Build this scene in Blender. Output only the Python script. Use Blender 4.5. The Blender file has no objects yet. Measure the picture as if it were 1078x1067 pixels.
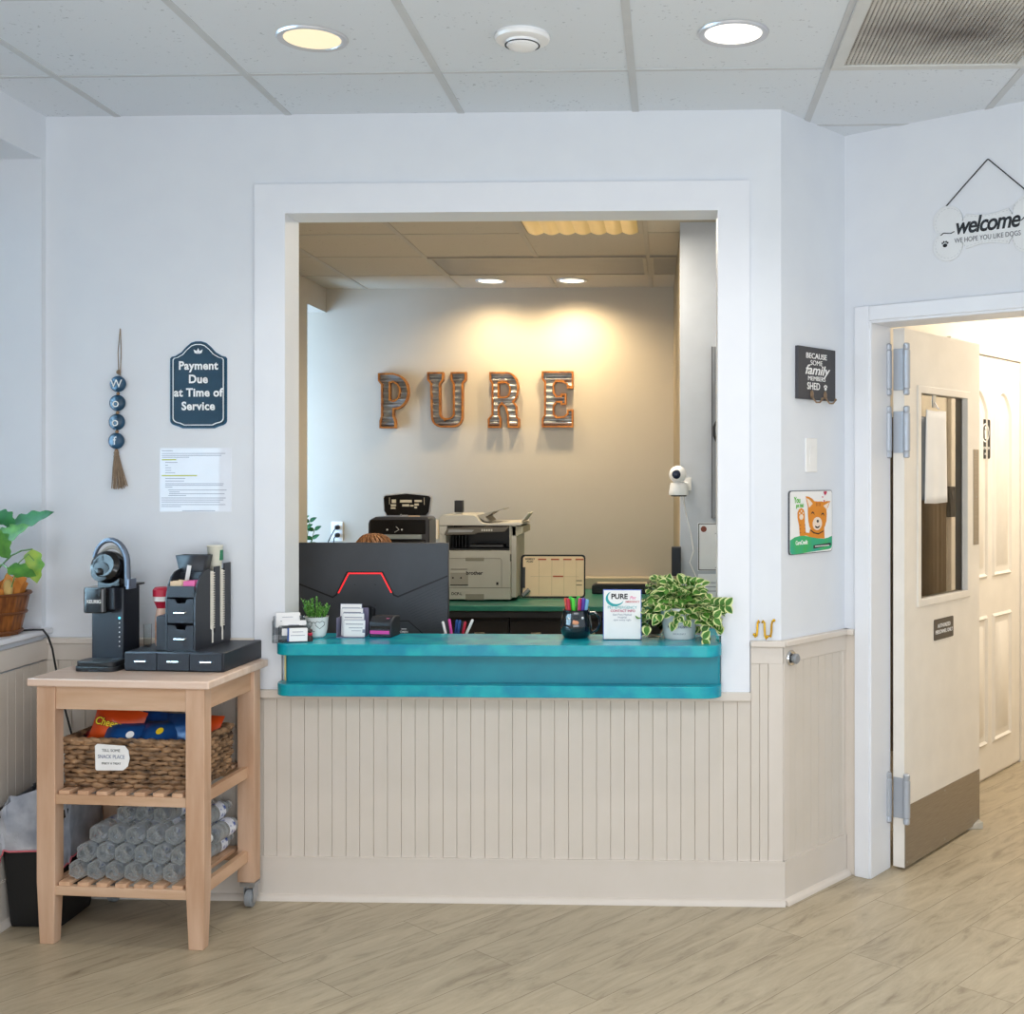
import bpy, bmesh, math, random
from mathutils import Vector, Matrix, Euler
PI = math.pi
R = math.radians
C = bpy.context.scene.collection
rnd = random.Random(7)

# ------------------------------------------------------------------ camera geometry (level, slightly yawed camera at eye height)
PSI = R(1.88); CS, SN = math.cos(PSI), math.sin(PSI)
F, CX, CY, EYE = 1250.0, 664.0, 497.0, 1.494
def ray(px, py):
    u = (px - CX) / F; v = (CY - py) / F
    return (-SN + u * CS, CS + u * SN, v)
def at(px, py, Y):
    a = ray(px, py); t = Y / a[1]
    return Vector((a[0] * t, Y, EYE + a[2] * t))
def on_z(px, py, Z):
    a = ray(px, py); t = (Z - EYE) / a[2]
    return Vector((a[0] * t, a[1] * t, Z))
cam = bpy.data.cameras.new('camera'); camo = bpy.data.objects.new('camera', cam); C.objects.link(camo)
camo.location = (0, 0, EYE); camo.rotation_euler = (R(90), 0, PSI)
cam.sensor_fit = 'HORIZONTAL'; cam.sensor_width = 36; cam.lens = F / 1078 * 36
cam.shift_x = (539 - CX) / 1078; cam.shift_y = (CY - 533.5) / 1078
cam.clip_start = 0.05; cam.clip_end = 100
bpy.context.scene.camera = camo

# ------------------------------------------------------------------ materials
def lin(h):
    if isinstance(h, str):
        h = [int(h[i:i + 2], 16) / 255 for i in (0, 2, 4)]
    else:
        h = [x / 255 for x in h]
    return tuple([(x / 12.92 if x <= .04045 else ((x + .055) / 1.055) ** 2.4) for x in h]) + (1,)
MATS = {}
def mat(name, col, rough=.5, metal=0, col2=None, scale=8, stretch=(1, 1, 1), bump=0, emis=None, es=0, trans=0, ior=1.45,
        detail=3, coat=0, lo=.3, hi=.7, alpha=1, bscale=None, spec=.5):
    if name in MATS: return MATS[name]
    m = bpy.data.materials.new(name); m.use_nodes = True
    nt = m.node_tree; N = nt.nodes; L = nt.links
    b = N['Principled BSDF']
    b.inputs['Roughness'].default_value = rough; b.inputs['Metallic'].default_value = metal
    b.inputs['Transmission Weight'].default_value = trans; b.inputs['IOR'].default_value = ior
    b.inputs['Coat Weight'].default_value = coat; b.inputs['Alpha'].default_value = alpha
    b.inputs['Specular IOR Level'].default_value = spec
    c1 = lin(col)
    if col2 is None:
        c2 = tuple(min(1, x * .93) for x in c1[:3]) + (1,)
    else: c2 = lin(col2)
    tc = N.new('ShaderNodeTexCoord'); mp = N.new('ShaderNodeMapping'); mp.inputs['Scale'].default_value = stretch
    L.new(tc.outputs['Object'], mp.inputs['Vector'])
    nz = N.new('ShaderNodeTexNoise'); nz.inputs['Scale'].default_value = scale; nz.inputs['Detail'].default_value = detail
    L.new(mp.outputs[0], nz.inputs['Vector'])
    cr = N.new('ShaderNodeValToRGB'); cr.color_ramp.elements[0].position = lo; cr.color_ramp.elements[1].position = hi
    cr.color_ramp.elements[0].color = c2; cr.color_ramp.elements[1].color = c1
    L.new(nz.outputs['Fac'], cr.inputs[0]); L.new(cr.outputs[0], b.inputs['Base Color'])
    if bump:
        bp = N.new('ShaderNodeBump'); bp.inputs['Strength'].default_value = bump; bp.inputs['Distance'].default_value = .002
        n2 = N.new('ShaderNodeTexNoise'); n2.inputs['Scale'].default_value = bscale or scale * 4; n2.inputs['Detail'].default_value = 4
        L.new(mp.outputs[0], n2.inputs['Vector'])
        L.new(n2.outputs['Fac'], bp.inputs['Height']); L.new(bp.outputs[0], b.inputs['Normal'])
    if emis:
        b.inputs['Emission Color'].default_value = lin(emis); b.inputs['Emission Strength'].default_value = es
    MATS[name] = m
    return m

WALL = mat('wall_paint', 'e2e6ec', .65, col2='dfe3ea', bump=.05, bscale=120)
TRIM = mat('trim_paint', 'e9ecf2', .45, col2='e6e9f0')
WAIN = mat('wainscot_paint', 'd6cdc3', .45, col2='d3cabf')
WAIN2 = mat('wainscot_trim_paint', 'd9d0c7', .4, col2='d6cdc3')
BACKW = mat('office_wall_paint', 'bfb7aa', .7, col2='bdb5a8', bump=.05, bscale=120)
HALLW = mat('hall_wall_paint', 'efe8db', .6)
DOORW = mat('door_paint', 'efeae2', .42)
METAL = mat('brushed_steel', 'b4b6ba', .35, .9, stretch=(1, 1, 14), scale=30)
HINGE = mat('satin_hinge_metal', 'b4bac4', .4, .35)
CHROME = mat('chrome', 'd9dadd', .12, 1)
KICK = mat('kick_plate_metal', 'aba397', .42, .8, col2='9a9287', stretch=(1, 1, 30), scale=12)
BLACK = mat('black_plastic', '17181b', .35)
BLACK2 = mat('matte_black', '1e2026', .55)
GLOSSB = mat('gloss_black', '0b0b0e', .12)
DGREY = mat('dark_grey', '3a3c41', .5)
GREY = mat('grey_plastic', '8d9094', .5)
LGREY = mat('light_grey_plastic', 'b9b8b2', .5)
WHITE = mat('white_plastic', 'f2f2f2', .35)
PAPER = mat('white_paper', 'f4f4f4', .8)
INK = mat('black_ink', '1c1c20', .7)
GINK = mat('grey_ink', '8a8fa3', .8)
WINK = mat('white_lettering', 'f6f6f6', .6)
TEAL = mat('teal_laminate', '14a9b4', .22, col2='078ca8', scale=14, detail=6, lo=.35, hi=.65)
TEALD = mat('teal_laminate_fascia', '078f9e', .35, col2='057f93', scale=10, detail=5)
TEALB = mat('green_laminate', '37806f', .3, col2='296d62', scale=10, detail=5)
PINE = mat('pine_wood', 'dab99f', .55, col2='b58c6d', scale=3, stretch=(6, 6, .8), detail=6, bump=.15, lo=.25, hi=.75)
PINEX = mat('pine_wood_long', 'dcbda2', .5, col2='b8906f', scale=3, stretch=(.8, 8, 6), detail=6, bump=.15, lo=.25, hi=.75)
PINET = mat('pine_table_top', 'ead3c4', .4, col2='d6b8a2', scale=3, stretch=(1, 9, 6), detail=6, bump=.1, lo=.25, hi=.75)
PINEY = mat('pine_wood_slats', 'dfb999', .55, col2='bd9272', scale=3, stretch=(8, .8, 6), detail=6, bump=.15, lo=.25, hi=.75)
WICK = mat('wicker', 'b08a66', .65, col2='35200f', scale=24, stretch=(1, 1, 3), detail=5, bump=.4)
WICKD = mat('dark_wicker_lining', '2a1b12', .8)
CERAM = mat('white_ceramic', 'f0f0ee', .2)
LEAF = mat('leaf_green', '568a33', .5, col2='2a5c20', scale=30, spec=.3)
LEAFD = mat('dark_leaf_green', '2b7036', .55, col2='174a26', scale=20, spec=.3)
LEAFY = mat('leaf_yellow_green', 'a3b93e', .45, col2='4c8a32', scale=18)
CREAML = mat('cream_leaf_edge', 'dde3a8', .45, col2='bcca7c', scale=40)
SUCC = mat('succulent_green', '6fa548', .45, col2='3c7a2c', scale=60)
STEM = mat('stem_green', '4e7432', .5)
SOIL = mat('soil', '2e2118', .9)
CORD = mat('black_cord', '1c1d20', .5)
JUTE = mat('jute', 'a08b76', .85, col2='6f5d4c', scale=60, stretch=(4, 4, .5))
NAVY = mat('navy_bead', '1f4a68', .35, col2='17384f', scale=20)
SIGNB = mat('sign_dark_blue', '142c3b', .5, spec=.25)
GOLD = mat('gold', 'e0ac1e', .25, .7)
BRONZE = mat('aged_bronze', '8a7560', .4, .7)
RED = mat('red_plastic', 'c2213f', .4)
LRED = mat('red_light_strip', 'e3202a', .4, emis='ff2a30', es=.6)
PINK = mat('pink', 'ea6fa8', .5)
MAG = mat('magenta', 'e34fae', .4)
YEL = mat('yellow', 'f0cf27', .5)
ORG = mat('orange', 'e5571f', .4, col2='c8401a', scale=14)
BLU = mat('blue', '1d5aa8', .4, col2='123c7e', scale=14)
BLUB = mat('chip_bag_blue', '16508f', .28, col2='0b2c5e', scale=9, bump=.5, bscale=20)
ORGB = mat('chip_bag_orange', 'e0541c', .3, col2='b93a12', scale=9, bump=.5, bscale=20)
REDB = mat('chip_bag_red', 'b3202c', .3, col2='861522', scale=9)
GRN = mat('green', '3bb54a', .5)
PURP = mat('purple', '5b3fa8', .5)
LTEAL = mat('logo_teal', '2fa3a8', .6)
HAIR = mat('brown_hair', 'a87344', .55, col2='5c3820', scale=40, stretch=(3, 3, .6))
SKIN = mat('skin', 'd9a587', .55)
CLOTH = mat('scrub_fabric', '3f6f88', .85)
def pet_mat():
    m = bpy.data.materials.new('clear_bottle_plastic'); m.use_nodes = True; nt = m.node_tree; N = nt.nodes; L = nt.links
    out = N['Material Output']; pb = N['Principled BSDF']; pb.inputs['Base Color'].default_value = lin('c9ced0'); pb.inputs['Roughness'].default_value = .12
    tr = N.new('ShaderNodeBsdfTransparent'); tr.inputs[0].default_value = (.86, .88, .89, 1)
    lw = N.new('ShaderNodeLayerWeight'); lw.inputs[0].default_value = .35
    nz = N.new('ShaderNodeTexNoise'); nz.inputs['Scale'].default_value = 60; tc = N.new('ShaderNodeTexCoord'); L.new(tc.outputs['Object'], nz.inputs['Vector'])
    bp = N.new('ShaderNodeBump'); bp.inputs['Distance'].default_value = .003; bp.inputs['Strength'].default_value = .6; L.new(nz.outputs['Fac'], bp.inputs['Height']); L.new(bp.outputs[0], pb.inputs['Normal']); L.new(bp.outputs[0], lw.inputs['Normal'])
    mr = N.new('ShaderNodeMapRange'); mr.inputs[1].default_value = 0; mr.inputs[2].default_value = .9; mr.inputs[3].default_value = .10; mr.inputs[4].default_value = .85; L.new(lw.outputs['Facing'], mr.inputs[0])
    mx = N.new('ShaderNodeMixShader'); L.new(mr.outputs[0], mx.inputs[0]); L.new(tr.outputs[0], mx.inputs[1]); L.new(pb.outputs[0], mx.inputs[2]); L.new(mx.outputs[0], out.inputs[0])
    return m
PET = pet_mat()
GLASS = mat('clear_glass', 'f4f8f8', .03, trans=1, ior=1.1)
ACRY = mat('clear_acrylic', 'e8eef4', .06, trans=.92, ior=1.15)
LINER = mat('bin_liner', 'd3d8e2', .3, col2='9aa1b0', scale=16, trans=.25, bump=1, bscale=22)
GALV = mat('galvanised_metal', 'b9bdc0', .42, .6, col2='8b9094', scale=14, detail=5)
RUST = mat('rusty_rim', 'bd7a34', .45, .35, col2='80481f', scale=30, detail=5)
CREAM = mat('cream_paper', 'f5ddbc', .8)
BEIGEP = mat('beige_plastic', 'b6b5ad', .45)
BEIGEP2 = mat('beige_plastic_side', 'a3a08d', .5)
SLATEW = mat('grey_weathered_wood', '9da1a8', .6, col2='6c7078', scale=5, stretch=(12, 12, .8), detail=5)
MONI = mat('monitor_shell', '3d4046', .42, col2='34363c', scale=5)
CAB = mat('black_cabinet', '25211f', .45)
STREAK = mat('taupe_streak_panel', 'a3937e', .8, col2='8d7e6a', scale=4)
KRAFT = mat('orange_wrap_paper', 'e39a4a', .7, col2='cf7f35', scale=10)
BASKW = mat('basket_wood_splint', '9c5f2a', .45, col2='5a2e14', scale=6, stretch=(14, 14, 1), detail=4)
CATO = mat('cat_orange', 'e28e2a', .7)
CATD = mat('cat_dark_stripe', '9a4e2a', .7)

def plank_floor():
    m = bpy.data.materials.new('vinyl_plank_floor'); m.use_nodes = True; nt = m.node_tree; N = nt.nodes; L = nt.links; b = N['Principled BSDF']
    tc = N.new('ShaderNodeTexCoord'); mp = N.new('ShaderNodeMapping'); mp.inputs['Rotation'].default_value = (0, 0, R(-50))
    L.new(tc.outputs['Object'], mp.inputs['Vector'])
    br = N.new('ShaderNodeTexBrick'); br.offset = .37; br.offset_frequency = 2
    for k, v in (('Scale', 1), ('Mortar Size', .0013), ('Mortar Smooth', .1), ('Brick Width', 1.22), ('Row Height', .178), ('Bias', 0)): br.inputs[k].default_value = v
    br.inputs['Color1'].default_value = (0, 0, 0, 1); br.inputs['Color2'].default_value = (1, 1, 1, 1); br.inputs['Mortar'].default_value = (.5, .5, .5, 1)
    L.new(mp.outputs[0], br.inputs['Vector'])
    # grain, shifted per plank
    sep = N.new('ShaderNodeMapping'); sep.inputs['Scale'].default_value = (1.7, 9, 1); L.new(mp.outputs[0], sep.inputs['Vector'])
    add = N.new('ShaderNodeVectorMath'); add.operation = 'ADD'; L.new(sep.outputs[0], add.inputs[0])
    sc = N.new('ShaderNodeVectorMath'); sc.operation = 'SCALE'; sc.inputs['Scale'].default_value = 7; L.new(br.outputs['Color'], sc.inputs[0]); L.new(sc.outputs[0], add.inputs[1])
    n1 = N.new('ShaderNodeTexNoise'); n1.inputs['Scale'].default_value = 2.2; n1.inputs['Detail'].default_value = 8; n1.inputs['Roughness'].default_value = .72; n1.inputs['Distortion'].default_value = .8
    L.new(add.outputs[0], n1.inputs['Vector'])
    cr = N.new('ShaderNodeValToRGB'); e = cr.color_ramp.elements; e[0].position = .28; e[0].color = lin('887a65'); e[1].position = .72; e[1].color = lin('c2b59c')
    k = e.new(.46); k.color = lin('ada088')
    L.new(n1.outputs['Fac'], cr.inputs[0])
    mx = N.new('ShaderNodeMix'); mx.data_type = 'RGBA'; mx.blend_type = 'MULTIPLY'; mx.inputs[0].default_value = 1
    cr2 = N.new('ShaderNodeValToRGB'); cr2.color_ramp.elements[0].color = (.93, .93, .93, 1); cr2.color_ramp.elements[1].color = (1, 1, 1, 1)
    L.new(br.outputs['Color'], cr2.inputs[0]); L.new(cr.outputs[0], mx.inputs[6]); L.new(cr2.outputs[0], mx.inputs[7])
    m2 = N.new('ShaderNodeMix'); m2.data_type = 'RGBA'; m2.blend_type = 'MULTIPLY'
    L.new(br.outputs['Fac'], m2.inputs[0]); L.new(mx.outputs[2], m2.inputs[6]); m2.inputs[7].default_value = (.50, .47, .43, 1)
    L.new(m2.outputs[2], b.inputs['Base Color']); b.inputs['Roughness'].default_value = .38
    bp = N.new('ShaderNodeBump'); bp.inputs['Strength'].default_value = .12; bp.inputs['Distance'].default_value = .002
    L.new(n1.outputs['Fac'], bp.inputs['Height']); L.new(bp.outputs[0], b.inputs['Normal'])
    return m
FLOOR = plank_floor()

def tile_mat(name, base, speck, lo=.28):
    m = bpy.data.materials.new(name); m.use_nodes = True; nt = m.node_tree; N = nt.nodes; L = nt.links; b = N['Principled BSDF']
    tc = N.new('ShaderNodeTexCoord')
    n1 = N.new('ShaderNodeTexNoise'); n1.inputs['Scale'].default_value = 75; n1.inputs['Detail'].default_value = 2; L.new(tc.outputs['Object'], n1.inputs['Vector'])
    n2 = N.new('ShaderNodeTexNoise'); n2.inputs['Scale'].default_value = 6; L.new(tc.outputs['Object'], n2.inputs['Vector'])
    ad = N.new('ShaderNodeMath'); ad.operation = 'ADD'; L.new(n1.outputs['Fac'], ad.inputs[0])
    ml = N.new('ShaderNodeMath'); ml.operation = 'MULTIPLY'; ml.inputs[1].default_value = .25; L.new(n2.outputs['Fac'], ml.inputs[0]); L.new(ml.outputs[0], ad.inputs[1])
    cr = N.new('ShaderNodeValToRGB'); e = cr.color_ramp.elements; e[0].position = lo + .1; e[0].color = lin(speck); e[1].position = lo + .17; e[1].color = lin(base)
    L.new(ad.outputs[0], cr.inputs[0]); L.new(cr.outputs[0], b.inputs['Base Color']); b.inputs['Roughness'].default_value = .9
    return m
TILE = tile_mat('acoustic_ceiling_tile', 'dde3ea', 'b9c0c8')
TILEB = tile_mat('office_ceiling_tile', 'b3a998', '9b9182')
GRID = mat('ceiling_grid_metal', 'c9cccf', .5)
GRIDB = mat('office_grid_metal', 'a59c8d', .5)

# ------------------------------------------------------------------ mesh builder
class MB:
    def __init__(s): s.bm = bmesh.new()
    def _m(s, verts, M):
        if M is not None:
            for v in verts: v.co = M @ v.co
    def box(s, x0, x1, y0, y1, z0, z1, M=None, mi=0, taper=None):
        c = [(x0, y0, z0), (x1, y0, z0), (x1, y1, z0), (x0, y1, z0), (x0, y0, z1), (x1, y0, z1), (x1, y1, z1), (x0, y1, z1)]
        if taper:  # shrink the bottom face
            cx, cy = (x0 + x1) / 2, (y0 + y1) / 2
            c = [(cx + (a - cx) * taper, cy + (b - cy) * taper, d) if i < 4 else (a, b, d) for i, (a, b, d) in enumerate(c)]
        v = [s.bm.verts.new(p) for p in c]; s._m(v, M)
        for f in ((3, 2, 1, 0), (4, 5, 6, 7), (0, 1, 5, 4), (1, 2, 6, 5), (2, 3, 7, 6), (3, 0, 4, 7)):
            s.bm.faces.new([v[i] for i in f]).material_index = mi
        return s
    def lathe(s, prof, n=32, M=None, mi=0, wob=None, caps=True):
        rings = []
        for (r, z) in prof:
            ring = []
            for i in range(n):
                a = 2 * PI * i / n; rr = r * (1 + (wob(a, z) if wob else 0))
                ring.append(s.bm.verts.new((rr * math.cos(a), rr * math.sin(a), z)))
            rings.append(ring); s._m(ring, M)
        for a, b in zip(rings, rings[1:]):
            for i in range(n): s.bm.faces.new((a[i], a[(i + 1) % n], b[(i + 1) % n], b[i])).material_index = mi
        if caps:
            s.bm.faces.new(rings[0][::-1]).material_index = mi; s.bm.faces.new(rings[-1]).material_index = mi
        return s
    def cyl(s, p0, p1, r, n=16, mi=0, r1=None):
        p0, p1 = Vector(p0), Vector(p1); d = p1 - p0; q = d.to_track_quat('Z', 'Y').to_matrix().to_4x4()
        return s.lathe([(r, 0), (r if r1 is None else r1, d.length)], n, Matrix.Translation(p0) @ q, mi)
    def tube(s, path, r, n=8, closed=False, mi=0, M=None):
        P = [Vector(p) for p in path]; m = len(P); rings = []; up = None
        for i in range(m):
            if closed: t = P[(i + 1) % m] - P[i - 1]
            else: t = P[min(i + 1, m - 1)] - P[max(i - 1, 0)]
            t = t.normalized() if t.length > 1e-9 else Vector((0, 0, 1))
            if up is None: up = Vector((0, 0, 1)) if abs(t.z) < .9 else Vector((0, 1, 0))
            a = t.cross(up)
            if a.length < 1e-6: a = t.orthogonal()
            a.normalize(); b = a.cross(t).normalized(); up = b
            rr = r[i] if isinstance(r, (list, tuple)) else r
            ring = [s.bm.verts.new(P[i] + a * rr * math.cos(2 * PI * k / n) + b * rr * math.sin(2 * PI * k / n)) for k in range(n)]
            rings.append(ring); s._m(ring, M)
        rng = range(m) if closed else range(m - 1)
        for i in rng:
            A, B = rings[i], rings[(i + 1) % m]
            for k in range(n): s.bm.faces.new((A[k], A[(k + 1) % n], B[(k + 1) % n], B[k])).material_index = mi
        if not closed:
            s.bm.faces.new(rings[0][::-1]).material_index = mi; s.bm.faces.new(rings[-1]).material_index = mi
        return s
    def ball(s, c, r, sc=(1, 1, 1), seg=20, ring=12, mi=0, M=None):
        r0 = bmesh.ops.create_uvsphere(s.bm, u_segments=seg, v_segments=ring, radius=r)
        for v in r0['verts']: v.co = Vector((v.co.x * sc[0], v.co.y * sc[1], v.co.z * sc[2])) + Vector(c)
        s._m(r0['verts'], M)
        for f in {f for v in r0['verts'] for f in v.link_faces}: f.material_index = mi
        return s
    def prism(s, poly, y0, y1, M=None, mi=0):   # polygon in XZ extruded along Y (convex or simple)
        a = [s.bm.verts.new((x, y0, z)) for x, z in poly]; b = [s.bm.verts.new((x, y1, z)) for x, z in poly]
        s._m(a + b, M); n = len(poly)
        s.bm.faces.new(a).material_index = mi; s.bm.faces.new(b[::-1]).material_index = mi
        for i in range(n): s.bm.faces.new((a[i], b[i], b[(i + 1) % n], a[(i + 1) % n])).material_index = mi
        return s
    def prismz(s, poly, z0, z1, M=None, mi=0):
        a = [s.bm.verts.new((x, y, z0)) for x, y in poly]; b = [s.bm.verts.new((x, y, z1)) for x, y in poly]
        s._m(a + b, M); n = len(poly)
        s.bm.faces.new(a[::-1]).material_index = mi; s.bm.faces.new(b).material_index = mi
        for i in range(n): s.bm.faces.new((a[i], a[(i + 1) % n], b[(i + 1) % n], b[i])).material_index = mi
        return s
    def face(s, pts, mi=0, M=None):
        v = [s.bm.verts.new(p) for p in pts]; s._m(v, M); s.bm.faces.new(v).material_index = mi; return s
    def mesh(s, me, M=None, mi=0):
        n0 = len(s.bm.verts); s.bm.from_mesh(me); s.bm.verts.ensure_lookup_table()
        v = list(s.bm.verts)[n0:]; s._m(v, M)
        for f in {f for q in v for f in q.link_faces}: f.material_index = mi
        return s
    def build(s, name, m, parent=None, bev=0, seg=2, angle=35, normals=True, sub=0):
        if normals: bmesh.ops.recalc_face_normals(s.bm, faces=s.bm.faces)
        me = bpy.data.meshes.new(name); s.bm.to_mesh(me); s.bm.free()
        for x in (m if isinstance(m, (list, tuple)) else [m]): me.materials.append(x)
        for p in me.polygons: p.use_smooth = True
        me.set_sharp_from_angle(angle=R(angle))
        o = bpy.data.objects.new(name, me); C.objects.link(o)
        if parent is not None: o.parent = parent
        if bev:
            b = o.modifiers.new('bevel', 'BEVEL'); b.width = bev; b.segments = seg; b.limit_method = 'ANGLE'; b.angle_limit = R(40)
        if sub:
            b = o.modifiers.new('sub', 'SUBSURF'); b.levels = sub; b.render_levels = sub
        return o

def tag(o, label, cat, group=None, kind=None):
    o['label'] = label; o['category'] = cat
    if group: o['group'] = group
    if kind: o['kind'] = kind
    return o
def thing(name, label, cat, loc=(0, 0, 0), rz=0, group=None):
    o = bpy.data.objects.new(name, None); C.objects.link(o); o.empty_display_size = .05
    o.location = loc; o.rotation_euler = (0, 0, rz)
    return tag(o, label, cat, group)
def struct(o): o['kind'] = 'structure'; return o
def sempty(name, loc=(0, 0, 0), rz=0):
    o = bpy.data.objects.new(name, None); C.objects.link(o); o.location = loc; o.rotation_euler = (0, 0, rz); return struct(o)
def copy_tree(o, parent=None):
    c = o.copy(); C.objects.link(c)
    if parent is not None: c.parent = parent
    for ch in list(o.children): copy_tree(ch, c)
    return c
ROTX = Matrix.Rotation(PI / 2, 4, 'X')      # XY drawing -> XZ, facing -Y
def curve_mesh(polys, ext=0.0):
    cu = bpy.data.curves.new('tmp', 'CURVE'); cu.dimensions = '2D'; cu.fill_mode = 'BOTH' if ext else 'FRONT'; cu.extrude = ext
    for p in polys:
        sp = cu.splines.new('POLY'); sp.points.add(len(p) - 1)
        for q, (x, y) in zip(sp.points, p): q.co = (x, y, 0, 1)
        sp.use_cyclic_u = True
    o = bpy.data.objects.new('tmp', cu); C.objects.link(o); bpy.context.view_layer.update()
    me = bpy.data.meshes.new_from_object(o.evaluated_get(bpy.context.evaluated_depsgraph_get()))
    bpy.data.objects.remove(o); return me
def text_mesh(s, size, align='CENTER', bold=0, shear=0, ext=.0004, sp=1, line=1, wx=1):
    cu = bpy.data.curves.new('tmp', 'FONT'); cu.body = s; cu.size = size; cu.align_x = align; cu.align_y = 'CENTER'
    cu.offset = bold * size; cu.shear = shear; cu.extrude = ext; cu.space_character = sp; cu.space_line = line; cu.resolution_u = 4
    o = bpy.data.objects.new('tmp', cu); C.objects.link(o); bpy.context.view_layer.update()
    me = bpy.data.meshes.new_from_object(o.evaluated_get(bpy.context.evaluated_depsgraph_get()))
    bpy.data.objects.remove(o)
    if wx != 1: me.transform(Matrix.Diagonal((wx, 1, 1, 1)))
    return me
def plate(name, polys, thick, m, parent, x=0, y=0, z=0, bev=0):
    """flat cut-out in the local XZ plane, front face at local y, back at y+thick"""
    mb = MB(); mb.mesh(curve_mesh(polys, thick / 2), Matrix.Translation((x, y + thick / 2, z)) @ ROTX)
    bmesh.ops.remove_doubles(mb.bm, verts=mb.bm.verts, dist=1e-6)
    return mb.build(name, m, parent, bev=bev)
def text(name, s, size, m, parent, x=0, y=0, z=0, M=None, **k):
    mb = MB(); T = Matrix.Translation((x, y, z)) @ ROTX
    if M is not None: T = M @ T
    mb.mesh(text_mesh(s, size, **k), T); return mb.build(name, m, parent, normals=False)
def rrect(w, h, r, n=5, cx=0, cy=0):
    p = []
    for (sx, sy, a0) in ((1, 1, 0), (-1, 1, 90), (-1, -1, 180), (1, -1, 270)):
        for i in range(n + 1):
            a = R(a0 + 90 * i / n); p.append((cx + sx * (w / 2 - r) + r * math.cos(a), cy + sy * (h / 2 - r) + r * math.sin(a)))
    return p
def circ(r, n=24, cx=0, cy=0, ry=None): return [(cx + r * math.cos(2 * PI * i / n), cy + (ry or r) * math.sin(2 * PI * i / n)) for i in range(n)]

# ================================================================== SETTING
YW = 4.13; YB = 4.265; XL = -2.205; ZC = 2.751; ZCB = 2.672; YBW = 7.56
C1 = Vector((.386, 4.13)); C2 = Vector((.651, 4.465)); A1 = R(51.2); A2 = R(-36)
OX0, OX1, OZ1 = -1.358, .178, 2.412          # wall opening
def L2(p, ang, s, off=0):                      # point on a line; off = into the room
    return Vector((p.x + s * math.cos(ang) + off * math.sin(ang), p.y + s * math.sin(ang) - off * math.cos(ang)))

mb = MB(); mb.box(-2.8, 5, -4, 9, -.05, 0); struct(mb.build('floor', FLOOR))
def ceiling(name, x0, x1, y0, y1, z, m, gm, gx, gy, w=.024, rim=True):
    c = MB(); c.box(x0, x1, y0, y1, z, z + .03); c = struct(c.build(name, m))
    g = MB(); k = math.ceil((x0 - gx) / .61)
    while gx + k * .61 < x1:
        X = gx + k * .61; g.box(X - w / 2, X + w / 2, y0, y1, z - .003, z + .001); k += 1
    k = math.ceil((y0 - gy) / .61)
    while gy + k * .61 < y1:
        Y = gy + k * .61; g.box(x0, x1, Y - w / 3, Y + w / 3, z - .0022, z + .001); k += 1
    g.build('suspension_grid', gm, c); return c
ceiling('ceiling', -2.6, 3.2, -3.5, 4.66, ZC, TILE, GRID, -.119, 3.71)
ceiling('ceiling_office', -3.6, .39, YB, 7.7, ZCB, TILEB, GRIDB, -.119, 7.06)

# main wall with the reception opening
mb = MB()
mb.box(-2.6, OX0, YW, YB, 0, 2.80); mb.box(OX1, C1.x, YW, YB, 0, 2.80); mb.box(OX0, OX1, YW, YB, OZ1, 2.80); mb.box(OX0, OX1, YW, YB, 0, .885)
struct(mb.build('wall_front', WALL))
# angled walls
def wallseg(name, p, ang, s0, s1, z0, z1, m, th=.12, back=True):
    T = Matrix.Translation((p.x, p.y, 0)) @ Matrix.Rotation(ang, 4, 'Z')
    mb = MB(); mb.box(s0, s1, 0, th, z0, z1, T); return mb.build(name, m)
struct(wallseg('wall_angled', C1, A1, 0, .4275, 0, 2.80, WALL))
T2 = Matrix.Translation((C2.x, C2.y, 0)) @ Matrix.Rotation(A2, 4, 'Z')
mb = MB(); mb.box(0, .111, 0, .14, 0, 2.80, T2); mb.box(.111, 1.35, 0, .14, 2.05, 2.80, T2); mb.box(1.35, 2.6, 0, .14, 0, 2.80, T2)
struct(mb.build('wall_door', WALL))
# left wall with deep window recess
mb = MB(); WY0, WY1, WZ0, WZ1 = 1.1, 4.10, .925, 2.594
mb.box(-2.6, XL, WY1, YW, 0, 2.80); mb.box(-2.6, XL, WY0, WY1, 0, WZ0); mb.box(-2.6, XL, WY0, WY1, WZ1, 2.80); mb.box(-2.6, XL, -1.5, WY0, 0, 2.80)
struct(mb.build('wall_left', WALL))
# window
w = sempty('window_1')
f = MB()
for y in (WY0 + .03, (WY0 + WY1) / 2, WY1 - .03): f.box(-2.57, -2.52, y - .03, y + .03, WZ0, WZ1)
for z in (WZ0 + .03, WZ1 - .03): f.box(-2.57, -2.52, WY0, WY1, z - .03, z + .03)
f.build('window_frame', TRIM, w, bev=.004)
g = MB(); g.box(-2.548, -2.543, WY0 + .05, WY1 - .05, WZ0 + .05, WZ1 - .05); g.build('window_pane', GLASS, w)
s_ = MB(); s_.box(-2.52, XL + .028, 1.05, YW - .002, WZ0, WZ0 + .022); struct(s_.build('trim_window_sill', TRIM, bev=.006))

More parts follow.
